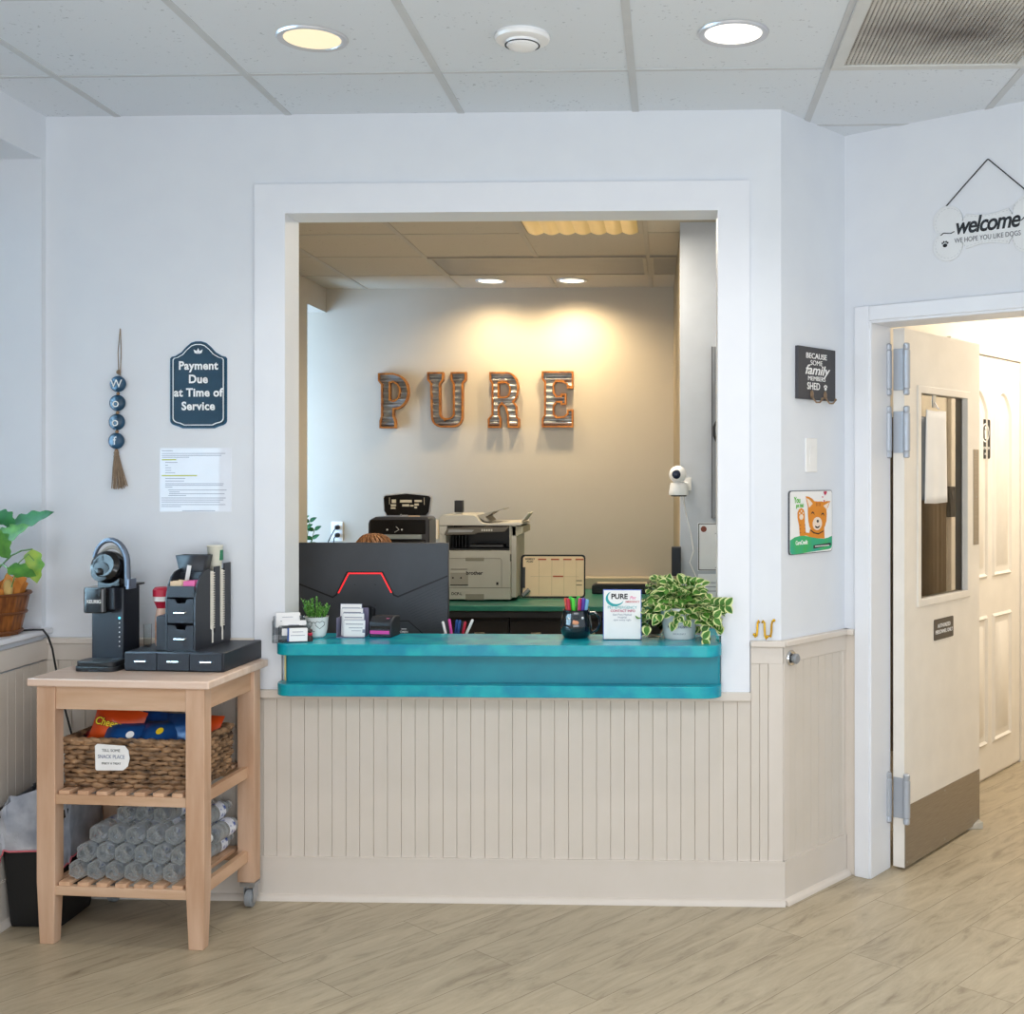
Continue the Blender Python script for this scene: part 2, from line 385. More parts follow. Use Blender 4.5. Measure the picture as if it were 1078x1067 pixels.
# office room behind
mb = MB(); mb.box(-3.6, .15, YBW, YBW + .12, 0, 2.80); struct(mb.build('wall_office_back', BACKW))
mb = MB(); mb.box(XL - .12, XL, YB, 7.16, 0, 2.80); mb.box(XL - .12, XL, 7.16, YBW, 2.52, 2.80); struct(mb.build('wall_office_left', BACKW))
mb = MB(); mb.box(-3.6, -3.5, 6.2, YBW, 0, 2.8); mb.box(-3.6, XL - .12, 6.2, 6.3, 0, 2.8); struct(mb.build('wall_office_alcove', BACKW))
P5 = 5.6
pe = at(716, 500, P5).x
mb = MB(); mb.box(pe, 1.0, P5, P5 + .14, 0, 2.80)
struct(mb.build('wall_office_partition', mat('partition_paint', 'c6ccd6', .6)))
a, b = Vector((pe, P5 + .14)), Vector((at(709, 500, YBW).x, YBW))
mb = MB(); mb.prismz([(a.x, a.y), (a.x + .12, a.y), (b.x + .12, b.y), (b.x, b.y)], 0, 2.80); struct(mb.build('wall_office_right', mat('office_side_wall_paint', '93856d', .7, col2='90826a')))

# hall beyond the swing door
AH = R(54); PH = Vector((1.64, 5.98))
struct(wallseg('wall_hall_left', PH, AH, -1.62, 1.9, 0, 2.7, HALLW, .1))
struct(wallseg('wall_hall_right', Vector((PH.x + 1.35 * math.sin(AH), PH.y - 1.35 * math.cos(AH))), AH, -1.62, 1.9, 0, 2.7, HALLW, .1))
TH = Matrix.Translation((PH.x, PH.y, 0)) @ Matrix.Rotation(AH, 4, 'Z')
mb = MB(); mb.box(1.9, 2.0, -1.4, .1, 0, 2.7, TH); struct(mb.build('wall_hall_end', HALLW))
mb = MB(); mb.box(-1.62, 2.0, -1.4, .1, 2.60, 2.63, TH); struct(mb.build('ceiling_hall', HALLW))

# ---- trim
def pxY(px, Y): return at(px, 500, Y).x
cL0, cR1, cT = -1.454, .276, 2.503
mb = MB(); t = .016
mb.box(cL0, OX0, YW - t, YW, .735, cT); mb.box(OX1, cR1, YW - t, YW, .735, cT); mb.box(OX0, OX1, YW - t, YW, OZ1, cT)
struct(mb.build('trim_1', TRIM))
mb = MB(); j = .012   # jamb lining
mb.box(OX0, OX0 + j, YW - t, YB + .005, .93, OZ1); mb.box(OX1 - j, OX1, YW - t, YB + .005, .93, OZ1); mb.box(OX0 + j, OX1 - j, YW - t, YB + .005, OZ1 - j, OZ1)
struct(mb.build('trim_2', TRIM))
mb = MB(); mb.box(cL0 - .02, cR1 + .004, YW - .03, YW, .705, .735); struct(mb.build('trim_3', WAIN2, bev=.003))
# wainscot: grooved boards with real V grooves
def beadboard(mb, p, ang, s0, s1, z0, z1, pitch=.0488, th=.010):
    T = Matrix.Translation((p.x, p.y, 0)) @ Matrix.Rotation(ang, 4, 'Z')
    prof = []; s = s0
    while s < s1 - .002:
        e = min(s + pitch, s1)
        prof += [(s, -th + .004), (s + .0012, -th), (e - .0012, -th), (e - .0002, -th + .004)]; s = e
    bot = [mb.bm.verts.new(T @ Vector((x, y, z0))) for x, y in prof]; top = [mb.bm.verts.new(T @ Vector((x, y, z1))) for x, y in prof]
    for i in range(len(prof) - 1): mb.bm.faces.new((bot[i], bot[i + 1], top[i + 1], top[i]))
def wains(name, parts): 
    mb = MB()
    for q in parts: beadboard(mb, *q)
    return struct(mb.build(name, WAIN, angle=20))
ZC1 = .912
W0 = Vector((0, YW))
wains('trim_4', [(W0, 0, XL, -1.474, .10, ZC1 - .08), (W0, 0, -1.474, cR1 + .004, .10, .705), (W0, 0, cR1 + .004, C1.x - .045, .10, ZC1 - .08, .0308)])
wains('trim_5', [(C1, A1, .03, .40, .10, ZC1 - .08)])
PLW = Vector((XL, -1.5)); wains('trim_6', [(PLW, R(90), 0, 5.62, .10, ZC1 - .08)])
def flats(name, lst, m=WAIN2, bev=.002):
    mb = MB()
    for (p, ang, s0, s1, z0, z1, th) in lst:
        T = Matrix.Translation((p.x, p.y, 0)) @ Matrix.Rotation(ang, 4, 'Z'); mb.box(s0, s1, -th, .001, z0, z1, T)
    return struct(mb.build(name, m, bev=bev))
flats('trim_7', [(W0, 0, C1.x - .045, C1.x + .006, .1, ZC1 - .02, .012), (C1, A1, 0, .035, .1, ZC1 - .02, .012), (C1, A1, .395, .4275, .1, ZC1 - .02, .012), (C2, A2, 0, .052, 0, ZC1 - .02, .010)])
# frieze boards and caps
flats('trim_8', [(W0, 0, XL, cL0 - .02, ZC1 - .08, ZC1 - .02, .013), (W0, 0, cR1 + .004, C1.x + .006, ZC1 - .08, ZC1 - .02, .013), (C1, A1, 0, .4275, ZC1 - .08, ZC1 - .02, .013), (PLW, R(90), 0, 5.63, ZC1 - .075, ZC1 - .005, .014)])
flats('trim_9', [(W0, 0, XL, cL0, ZC1 - .022, ZC1, .024), (W0, 0, cR1 + .002, C1.x + .014, ZC1 - .022, ZC1, .026), (C1, A1, -.004, .4275, ZC1 - .022, ZC1, .026), (C2, A2, -.01, .05, ZC1 - .022, ZC1, .026)], bev=.004)
# baseboards with quarter round
def base(name, lst):
    mb = MB()
    for (p, ang, s0, s1) in lst:
        T = Matrix.Translation((p.x, p.y, 0)) @ Matrix.Rotation(ang, 4, 'Z')
        mb.box(s0, s1, -.016, 0, 0, .142, T); mb.box(s0, s1, -.018, 0, .142, .150, T)
        pr = [(-.016, 0), (-.036, 0)] + [(-.016 - .020 * math.cos(R(a)), .020 * math.sin(R(a))) for a in (20, 45, 70)] + [(-.016, .020)]
        A = [mb.bm.verts.new(T @ Vector((s0, y, z))) for y, z in pr]; B = [mb.bm.verts.new(T @ Vector((s1, y, z))) for y, z in pr]
        n = len(pr); mb.bm.faces.new(A); mb.bm.faces.new(B[::-1])
        for i in range(n): mb.bm.faces.new((A[i], B[i], B[(i + 1) % n], A[(i + 1) % n]))
    return struct(mb.build(name, WAIN2))
base('baseboard_front', [(W0, 0, XL, C1.x + .012)])
base('baseboard_angled', [(C1, A1, -.006, .415)])
base('baseboard_left', [(PLW, R(90), 0, 5.62)])
base('baseboard_office', [(Vector((0, YBW)), 0, -2.2, pe)])
# door frame: casing + jamb (hollow metal frame)
mb = MB()
mb.box(.052, .111, -.018, .0, 0, 2.105, T2); mb.box(.111, 1.35, -.018, 0, 2.05, 2.105, T2)
mb.box(.100, .118, -.012, .15, 0, 2.05, T2); mb.box(.118, 1.35, -.012, .15, 2.04, 2.055, T2); mb.box(1.34, 1.40, -.018, .15, 0, 2.105, T2)
struct(mb.build('trim_10', TRIM, bev=.003))

# ================================================================== swing door (leaf open, perpendicular to its wall)
K = Vector((.8785, 4.479)); AD = AH
door = sempty('door_1', (K.x, K.y, 0), AD)
DW, DT, DZ = .735, .045, 2.035
ws0, ws1, wz0, wz1 = .134, .601, 1.0, 1.805
mb = MB()
mb.box(0, ws0, 0, DT, .012, DZ); mb.box(ws1, DW, 0, DT, .012, DZ); mb.box(ws0, ws1, 0, DT, .012, wz0); mb.box(ws0, ws1, 0, DT, wz1, DZ)
mb.build('door_leaf', DOORW, door)
mb = MB()
e = .022
for (a, b_, c_, d_) in ((ws0 - e, ws0 + .006, wz0 - e, wz1 + e), (ws1 - .006, ws1 + e, wz0 - e, wz1 + e), (ws0, ws1, wz0 - e, wz0 + .006), (ws0, ws1, wz1 - .006, wz1 + e)):
    mb.box(a, b_, -.006, DT + .006, c_, d_)
mb.build('window_bead', DOORW, door, bev=.002)
mb = MB(); mb.box(ws0, ws1, .019, .025, wz0, wz1)
g = mb.build('vision_pane', mat('tinted_glass', 'dcd8d0', .03, trans=1, ior=1.08), door)
mb = MB(); mb.box(.002, DW - .002, -.002, 0, .014, .24); k_ = mb.build('kick_plate', KICK, door)
mb = MB()
for x in (.02, .37, .715):
    for z in (.03, .225): mb.cyl((x, -.003, z), (x, -.002, z), .004, 8)
mb.build('screw', METAL, k_)
mb = MB(); mb.box(.668, .725, -.002, 0, 1.19, 1.59); k_ = mb.build('push_plate', KICK, door, bev=.0008)
mb = MB()
for z in (1.2, 1.39, 1.58): mb.cyl((.697, -.003, z), (.697, -.002, z), .004, 8)
mb.build('screw', METAL, k_)
pl = plate('sign_plate', [rrect(.186, .082, .006)], .003, mat('dark_bronze_plate', '55504a', .4, .3), door, .36, -.003, .874)
text('lettering', 'AUTHORIZED\nPERSONNEL ONLY', .0215, WINK, pl, .36, -.0036, .875, wx=.92, line=1.1)
for (za, zb) in ((1.79, 1.97), (1.555, 1.735), (.185, .36)):   # double action spring hinges
    h = bpy.data.objects.new('hinge', None); C.objects.link(h); h.parent = door
    mb = MB(); mb.box(-.004, 0, .002, DT - .002, za + .012, zb - .012); mb.build('hinge_plate', HINGE, h, bev=.001)
    mb = MB(); mb.box(-.018, -.012, DT + .006, DT + .05, za + .005, zb - .005); mb.build('jamb_leaf', HINGE, h)
    for (x, y) in ((-.006, -.012), (-.016, DT + .012)):
        q = MB()
        q.lathe([(.006, za - .008), (.012, za - .004), (.0125, za + .012), (.0105, za + .016), (.0135, za + .02), (.0135, zb - .02), (.0105, zb - .016), (.0125, zb - .012), (.012, zb + .004), (.006, zb + .008)], 20, Matrix.Translation((x, y, 0)))
        q.build('spring_barrel', HINGE, h)
# paper towel sheet hung on a hook at the pane (its own thing)
hk = thing('hook', 'small silver hook at the top edge of the swing door window', 'hook', (K.x + .30 * math.cos(AD), K.y + .30 * math.sin(AD), 1.77), AD)
mb = MB(); mb.box(-.015, .015, .012, .016, -.02, .03); mb.build('hook_plate', METAL, hk)
mb = MB(); mb.tube([(0, .012, 0), (0, .004, -.012), (0, -.002, -.025), (0, -.006, -.03), (0, -.008, -.02)], .0022, 6); mb.build('hook_arm', METAL, hk)
mb = MB(); nx, nz = 14, 10
def sheet(mb, x0, x1, z0, z1, f, nx=14, nz=12, mi=0):
    V = [[mb.bm.verts.new(f(x0 + (x1 - x0) * i / nx, z0 + (z1 - z0) * k / nz)) for i in range(nx + 1)] for k in range(nz + 1)]
    for k in range(nz):
        for i in range(nx): mb.bm.faces.new((V[k][i], V[k][i + 1], V[k + 1][i + 1], V[k + 1][i])).material_index = mi
mb = MB(); sheet(mb, -.085, .10, -.40, -.035, lambda x, z: (x * (1 + .12 * (z + .035) / -.37), .006 + .006 * math.sin(x * 60) * (-z), z + .04 * abs(x)))
tw = mb.build('towel', PAPER); tw.modifiers.new('s', 'SOLIDIFY').thickness = .003
tw.location = hk.location; tw.rotation_euler = (0, 0, AD); tag(tw, 'white paper towel sheet hanging from a hook in the swing door window', 'towel')
mb = MB(); sheet(mb, -.135, -.07, -.385, -.06, lambda x, z: (x, .012, z)); o = mb.build('folder', mat('slate_blue', '4a5563', .6)); o.modifiers.new('s', 'SOLIDIFY').thickness = .002
o.location = hk.location; o.rotation_euler = (0, 0, AD); tag(o, 'slate coloured folder hanging behind the towel in the swing door window', 'folder')
# wedge door stop
mb = MB(); mb.prism([(0, 0), (.095, 0), (.095, .008), (0, .030)], -.02, .02)
o = mb.build('door_wedge', mat('grey_rubber', 'c9c4b8', .6), bev=.002); o.location = on_z(1033, 871, 0); o.rotation_euler = (0, 0, R(188))
tag(o, 'pale rubber wedge on the floor under the open swing door', 'door stop')

# hall door (six panel, arch top)
d2 = sempty('door_2', (PH.x, PH.y, 0), AH)
mb = MB(); mb.box(-.56, .262, -.012, .001, .015, 2.055); mb.build('door_leaf', DOORW, d2)
mb = MB()
def panel(mb, x0, x1, z0, z1, arch=0):
    n = 9; top = [(x0 + (x1 - x0) * i / n, z1 - arch * (2 * i / n - 1) ** 2) for i in range(n + 1)]
    P = [(x0, z0), (x1, z0)] + top[::-1]
    def ins(P, d):
        cx, cz = (x0 + x1) / 2, (z0 + z1) / 2; return [(cx + (x - cx) * (1 - 2 * d / (x1 - x0)), cz + (z - cz) * (1 - 2 * d / (z1 - z0))) for x, z in P]
    loops = [(P, -.012), (ins(P, .012), -.022), (ins(P, .025), -.010), (ins(P, .045), -.010), (ins(P, .06), -.019)]
    VV = [[mb.bm.verts.new((x, y, z)) for x, z in q] for q, y in loops]; m = len(P)
    for A, B in zip(VV, VV[1:]):
        for i in range(m): mb.bm.faces.new((A[i], A[(i + 1) % m], B[(i + 1) % m], B[i]))
    mb.bm.faces.new(VV[-1])
for (x0, x1) in ((-.45, -.19), (-.12, .13)):
    panel(mb, x0, x1, .17, .80); panel(mb, x0, x1, .98, 1.90, .10)
mb.build('raised_panel', DOORW, d2)
mb = MB(); mb.box(.265, .345, -.02, .001, 0, 2.115); mb.box(-.64, -.563, -.02, .001, 0, 2.115); mb.box(-.563, .265, -.02, .001, 2.06, 2.115)
mb.build('door_casing', DOORW, d2, bev=.003)
mb = MB(); mb.tube([(-.50, -.012, 1.0), (-.50, -.06, 1.0)], .009); mb.ball((-.50, -.07, 1.0), .026); mb.build('door_knob', METAL, d2)
rs = thing('restroom_sign', 'dark restroom sign with a white figure circle on the hall door', 'sign', (L2(PH, AH, -.215, .013).x, L2(PH, AH, -.215, .013).y, 1.655), AH)
plate('sign_plate', [rrect(.125, .19, .012)], .003, BLACK2, rs, 0, -.003, 0)
mb = MB()
mb.mesh(curve_mesh([circ(.046, 28), circ(.039, 28)], .0003), Matrix.Translation((0, -.0036, .03)) @ ROTX)
mb.mesh(curve_mesh([circ(.008, 12, 0, .024), [(-.012, .014), (.012, .014), (.008, -.03), (-.008, -.03)]], .0003), Matrix.Translation((0, -.0036, .03)) @ ROTX)
mb.build('symbol', WINK, rs); text('lettering', 'RESTROOM', .02, WINK, rs, 0, -.0036, -.045); text('lettering', 'ALL', .016, WINK, rs, 0, -.0036, -.072)
# through the door glass: pleated panel added for the tan streaks in the pane, and wall box
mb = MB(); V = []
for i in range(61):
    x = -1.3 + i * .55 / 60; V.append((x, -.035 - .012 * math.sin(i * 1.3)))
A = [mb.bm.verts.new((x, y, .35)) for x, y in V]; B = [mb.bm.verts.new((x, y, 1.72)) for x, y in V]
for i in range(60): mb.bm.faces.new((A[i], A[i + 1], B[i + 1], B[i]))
o = mb.build('streak_panel', STREAK, angle=60); o.location = (PH.x, PH.y, 0); o.rotation_euler = (0, 0, AH); tag(o, 'taupe pleated panel added for the streaks seen in the swing door window', 'streak_panel')
bx = thing('wall_control', 'black control box on the hall wall, seen through the door window', 'control box', (L2(PH, AH, -.62, 0).x, L2(PH, AH, -.62, 0).y, 1.36), AH)
mb = MB(); mb.box(-.035, .035, -.022, 0, -.07, .07); mb.build('case', BLACK2, bx, bev=.003)
mb = MB(); mb.box(-.02, .02, -.0235, -.022, .01, .05); mb.build('display', DGREY, bx)

# ================================================================== ceiling fittings
def downlight(x, y, z, r, label, group, glow, es):
    t = thing('recessed_light', label, 'ceiling light', (x, y, z), 0, group)
    mb = MB(); mb.lathe([(r * .88, -.002), (r * .93, -.006), (r * 1.08, -.007), (r * 1.12, -.001)], 40, caps=False); mb.build('trim_ring', mat('ring_metal', 'c8c9ce', .3, .4), t)
    mb = MB(); mb.lathe([(.001, -.0035), (r * .89, -.0035)], 40, caps=False)
    mb.build('diffuser', mat('lit_diffuser_' + glow, '606058', .5, emis=glow, es=es), t)
    return t
downlight(-1.034, 3.405, ZC, .092, 'round white recessed light with warm glow above the left side of the opening', 'recessed lights in the front ceiling', 'ffedc4', .95)
downlight(.182, 3.405, ZC, .092, 'round bright white recessed light in the ceiling between smoke detector and grille', 'recessed lights in the front ceiling', 'fffaf0', 1.5)
downlight(-1.10, 7.27, ZCB, .085, 'round recessed light in the office ceiling above letters U and R, the left one', 'recessed lights in the office ceiling', 'fff4dd', 2.5)
downlight(-.60, 7.27, ZCB, .085, 'round recessed light in the office ceiling above the letter E, the right one', 'recessed lights in the office ceiling', 'fff5df', 2.5)
t = thing('smoke_detector', 'round white smoke detector on the ceiling tile between two recessed lights', 'smoke detector', (-.424, 3.405, ZC))
mb = MB(); mb.lathe([(.078, 0), (.080, -.008), (.076, -.016), (.062, -.020)], 40); mb.build('base', WHITE, t)
mb = MB(); mb.lathe([(.050, -.019), (.048, -.028), (.040, -.036), (.022, -.042), (.004, -.043)], 32); mb.build('sensor_dome', WHITE, t)
mb = MB(); mb.lathe([(.041, -.0355), (.040, -.034), (.0495, -.0275), (.051, -.030)], 32, caps=False); mb.build('vent_slot', DGREY, t)
# return air grille
t = thing('return_air_grille', 'square perforated return air grille with dark dust stain in the ceiling', 'air grille', (.796, 3.405, ZC))
mb = MB()
for (a, b_, c_, d_) in ((-.298, .298, .262, .298), (-.298, .298, -.298, -.262), (-.298, -.262, -.262, .262), (.262, .298, -.262, .262)): mb.box(a, b_, c_, d_, -.012, -.001)
mb.build('frame', mat('grille_frame', 'd3d4d2', .45), t, bev=.002)
def stain():
    m = bpy.data.materials.new('dusty_grille'); m.use_nodes = True; nt = m.node_tree; N = nt.nodes; L = nt.links; b = N['Principled BSDF']
    tc = N.new('ShaderNodeTexCoord'); mp = N.new('ShaderNodeMapping'); mp.inputs['Location'].default_value = (-.05, .02, 0); mp.inputs['Scale'].default_value = (2.4, 5, 1)
    L.new(tc.outputs['Object'], mp.inputs['Vector']); ln = N.new('ShaderNodeVectorMath'); ln.operation = 'LENGTH'; L.new(mp.outputs[0], ln.inputs[0])
    nz = N.new('ShaderNodeTexNoise'); nz.inputs['Scale'].default_value = 9; L.new(tc.outputs['Object'], nz.inputs['Vector'])
    ad = N.new('ShaderNodeMath'); L.new(ln.outputs['Value'], ad.inputs[0]); L.new(nz.outputs['Fac'], ad.inputs[1])
    cr = N.new('ShaderNodeValToRGB'); e = cr.color_ramp.elements; e[0].position = .3; e[0].color = lin('6a625c'); e[1].position = .95; e[1].color = lin('c0bcb4')
    mu = N.new('ShaderNodeMath'); mu.operation = 'MULTIPLY'; mu.inputs[1].default_value = .6; L.new(ad.outputs[0], mu.inputs[0])
    L.new(mu.outputs[0], cr.inputs[0]); L.new(cr.outputs[0], b.inputs['Base Color']); b.inputs['Roughness'].default_value = .6
    return m
mb = MB(); n = 42
for i in range(n + 1):
    x = -.262 + .524 * i / n; mb.box(x - .0042, x + .0042, -.264, .264, -.007, -.003)
for i in range(1, 40):
    y = -.262 + .524 * i / 40; mb.box(-.262, .262, y - .0016, y + .0016, -.006, -.004)
mb.build('slats', stain(), t)
mb = MB(); mb.box(-.264, .264, -.264, .264, -.0016, -.0008); mb.build('backing', mat('grille_shadow', '4a423c', .9), t)

# office ceiling troffer with wavy louver + dark metal panels
t = thing('ceiling_troffer', 'amber lit fluorescent troffer with curved louver blades in the office ceiling', 'ceiling light', (-.424, 5.535, ZCB))
mb = MB(); 
for (a, b_, c_, d_) in ((-.296, .296, .272, .296), (-.296, .296, -.296, -.272), (-.296, -.272, -.272, .272), (.272, .296, -.272, .272)): mb.box(a, b_, c_, d_, -.006, 0)
mb.build('frame', GRIDB, t)
mb = MB()
for i in range(7):
    x0 = -.27 + i * .54 / 7; pts = []
    for k in range(9):
        u = k / 8; pts.append((x0 + u * .077, -.004 - .012 * math.sin(PI * u)))
    for k in range(8):
        (xa, za), (xb, zb) = pts[k], pts[k + 1]
        mb.face([(xa, -.27, za), (xb, -.27, zb), (xb, .27, zb), (xa, .27, za)])
mb.build('louver', mat('lit_louver', 'e5c988', .3, .3, emis='f0c874', es=.12), t, normals=False)
for (x0, x1) in ((-1.329, -.129), (-.109, .25)):
    lb = 'long grey flat panel fixture in the office ceiling in front of the two downlights' if x0 < -1 else 'short grey ceiling panel at the right end of the office ceiling'
    t = thing('ceiling_panel', lb, 'ceiling panel', ((x0 + x1) / 2, 6.755, ZCB)); w_ = (x1 - x0) / 2
    mb = MB(); mb.box(-w_, w_, -.285, .285, -.004, 0); mb.build('panel', mat('grey_panel', '8d8880', .5), t)
    mb = MB()
    for (a, b_, c_, d_) in ((-w_, w_, .265, .288), (-w_, w_, -.288, -.265), (-w_, -w_ + .02, -.27, .27), (w_ - .02, w_, -.27, .27)): mb.box(a, b_, c_, d_, -.009, -.003)
    mb.build('frame', GRIDB, t)

# ================================================================== counter
PC0 = at(288, 684, 4.02).x; PC1 = .1775
def slab_poly(x0, x1, yf, yb, r):
    p = [(x0, yb)]
    for i in range(9):
        a = R(180 + 90 * i / 8); p.append((x0 + r + r * math.cos(a), yf + r + r * math.sin(a)))
    for i in range(9):
        a = R(270 + 90 * i / 8); p.append((x1 - r + r * math.cos(a), yf + r + r * math.sin(a)))
    return p + [(x1, yb)]
t = thing('reception_counter', 'glossy teal reception counter ledge with stepped fascia under the window opening', 'counter', ((PC0 + PC1) / 2, 4.10, 0))
ox = -(PC0 + PC1) / 2; oy = -4.10
sp = [(x + ox, y + oy) for x, y in slab_poly(PC0, PC1, 4.005, YW - .0165, .06)]
mb = MB(); mb.prismz(sp, .870, .909)
mb.box(OX0 + .013 + ox, OX1 - .013 + ox, YW - .017 + oy, 4.285 + oy, .8855, .909); mb.build('counter_top', TEAL, t, bev=.002)
sp = [(x + ox, y + oy) for x, y in slab_poly(PC0, PC1, 4.01, YW - .031, .06)]
mb = MB(); mb.prismz(sp, .735 - .005, .770); mb.build('lower_shelf', TEAL, t, bev=.002)
sp = [(x + ox, y + oy) for x, y in slab_poly(PC0 + .024, PC1 - .004, 4.072, YW - .0165, .01)]
mb = MB(); mb.prismz(sp, .770, .870); mb.build('fascia', TEALD, t)
mb = MB(); mb.box(PC0 + .018 + ox, PC0 + .0235 + ox, 4.08 + oy, YW - .017 + oy, .771, .869); mb.build('end_strip', mat('wood_end', 'd8c98a', .6), t)
ZT = .909
# desk below on the office side
t = thing('reception_desk', 'teal topped desk behind the reception counter under the monitor', 'desk', (-.6, 4.62, 0))
mb = MB(); mb.box(-.755, .76, -.35, .30, .71, .74); mb.build('desk_top', TEALB, t, bev=.003)
for x in (-.74, .72):
    mb = MB(); mb.box(x, x + .03, -.34, .28, 0, .71); mb.build('side_panel', CAB, t)
mb = MB(); mb.box(-.71, .72, -.345, -.325, .2, .71); mb.build('modesty_panel', CAB, t)

# ================================================================== wall items, front room
def bars(mb, rows, y=-.0012, h=.0022):
    for (x0, x1, z) in rows: mb.box(x0, x1, y, y + .0004, z - h / 2, z + h / 2)
# WOOF garland
m_ = at(125, 346, YW); b0 = at(124, 404, YW - .02); b3 = at(124, 464, YW - .02)
t = thing('bead_garland', 'hanging garland of four navy beads spelling Woof with a jute tassel', 'wall decoration', (b0.x, YW - .018, 0))
mb = MB(); zt = m_.z; zb = b0.z + .03
mb.tube([(-.002, .01, zb), (-.004, .008, (zt + zb) / 2), (.002, .012, zt)], .0016, 6); mb.tube([(.004, .008, zb), (.007, .008, (zt + zb) / 2), (.003, .012, zt)], .0016, 6)
mb.ball((0, .004, zb + .012), .008); mb.build('cord', JUTE, t)
for i, ch in enumerate('Woof'):
    z = b0.z + (b3.z - b0.z) * i / 3; x = -.002 * i
    mb = MB(); mb.ball((x, 0, z), .0285, (1, .55, 1), 28, 16); bd = mb.build('bead', NAVY, t)
    text('lettering', 'w' if i < 0 else ch, .040 if i in (0, 3) else .046, WINK, bd, x + .001, -.0168, z - (.001), bold=.0)
    mb = MB(); mb.ball((x, 0, z - .034), .0062); mb.build('spacer_bead', mat('wood_bead', '8b6a4c', .6), t)
mb = MB(); z0 = b3.z - .042
for i in range(46):
    a = rnd.uniform(0, 2 * PI); q = rnd.random() ** .5; dx = q * math.cos(a); dy = q * math.sin(a); l = rnd.uniform(.112, .128)
    mb.tube([(dx * .006 - .006, dy * .005, z0), (dx * .016 - .002, dy * .008, z0 - .05), (dx * .030 + .006, dy * .011, z0 - l)], .0018, 5)
mb.tube([(-.006 + .008 * math.cos(k), .007 * math.sin(k), z0 - .012) for k in [i * PI / 6 for i in range(12)]], .0025, 6, closed=True)
mb.ball((-.006, 0, z0), .009); mb.build('tassel', JUTE, t)
# payment sign
c_ = at(209.5, 405, YW); t = thing('payment_sign', 'dark blue scalloped plaque reading Payment Due at Time of Service', 'sign', (c_.x, YW, c_.z))
def plaque(w, h):
    hw, hh = w / 2, h / 2; p = []
    def arc(cx, cz, r, a0, a1, n=6): 
        for i in range(n + 1):
            a = R(a0 + (a1 - a0) * i / n); p.append((cx + r * math.cos(a), cz + r * math.sin(a)))
    rc = w * .10
    p.append((hw, -hh + w * .16 + .012)); 
    arc(hw, -hh + rc * .4, rc, 90, 180); 
    p2 = [(hw - rc * 1.9, -hh)]
    right = [(hw, hh - w * .25)]
    pts = [(hw, -hh + w * .14)]
    pts += [(hw - rc * (1 - math.cos(R(a))) * 1, -hh + w * .14 - rc * math.sin(R(a)) * .9) for a in (20, 45, 70)]
    pts += [(hw - rc * 1.5, -hh + .006), (hw - rc * 2.2, -hh)]
    pts = pts + [(-x, z) for x, z in pts[::-1]]
    top = [(-hw, hh - w * .30), (-hw + rc * .25, hh - w * .27), (-hw + rc * .9, hh - w * .255)]
    top += [(-w * .30, hh - w * .19), (-w * .22, hh - w * .10), (-w * .13, hh - w * .025), (-w * .05, hh)]
    top = top + [(-x, z) for x, z in top[::-1]]
    return pts + top
pw, ph = .194, .298
plate('backboard', [plaque(pw + .008, ph + .008)], .004, mat('plaque_edge_blue', '1f4c66', .5, spec=.25), t, 0, -.005, 0)
plate('face', [plaque(pw, ph)], .002, SIGNB, t, 0, -.007, 0)
mb = MB(); mb.mesh(curve_mesh([plaque(pw - .012, ph - .012), plaque(pw - .018, ph - .018)], .0004), Matrix.Translation((0, -.0075, 0)) @ ROTX); mb.build('border_line', WINK, t)
text('lettering', 'Payment\nDue\nat Time of\nService', .0405, WINK, t, 0, -.0078, -.005, bold=.030, line=1.17, wx=.95, sp=1.06)
mb = MB()
for ax, rz_ in ((0, 0), (-.009, 40), (.009, -40)):
    mb.mesh(curve_mesh([[(0, -.009), (.005, 0), (0, .011), (-.005, 0)]], .0003), Matrix.Translation((ax, -.0078, .118 - abs(ax) * .3)) @ ROTX @ Matrix.Rotation(R(rz_), 4, 'Z'))
mb.box(-.009, .009, -.008, -.0076, .110, .112); mb.build('ornament', WINK, t)
# notice
c_ = at(206, 505, YW); t = thing('paper_notice', 'white printed notice sheet with two yellow highlighted lines under the payment sign', 'notice', (c_.x, YW, c_.z))
hw, hh = .1275, .112
mb = MB(); mb.box(-hw, hw, -.001, 0, -hh, hh); mb.build('sheet', mat('notice_paper', 'e8ebf4', .35, coat=.4), t)
mb = MB(); k = .00028
def nx_(x): return (x - 551) * k
def nz_(y): return -(y - 488) * k
bars(mb, [(nx_(a), nx_(b_), nz_(y)) for a, b_, y in ((120, 260, 122), (120, 930, 155), (120, 880, 180), (120, 470, 203), (165, 320, 268), (165, 200, 302), (165, 240, 335), (165, 240, 368), (165, 290, 400), (165, 420, 470), (165, 405, 502), (165, 910, 535), (165, 900, 556), (165, 255, 580), (205, 945, 615), (215, 350, 640), (215, 920, 662), (205, 430, 685), (115, 935, 715), (115, 905, 740), (115, 860, 765), (115, 930, 798), (115, 365, 822), (380, 800, 875))], h=.0018)
mb.build('text_line', GINK, t)
mb = MB(); bars(mb, [(nx_(120), nx_(305), nz_(234)), (nx_(120), nx_(570), nz_(434))], -.0011, .004); mb.build('highlight', mat('highlighter', 'c6cf5e', .7), t)
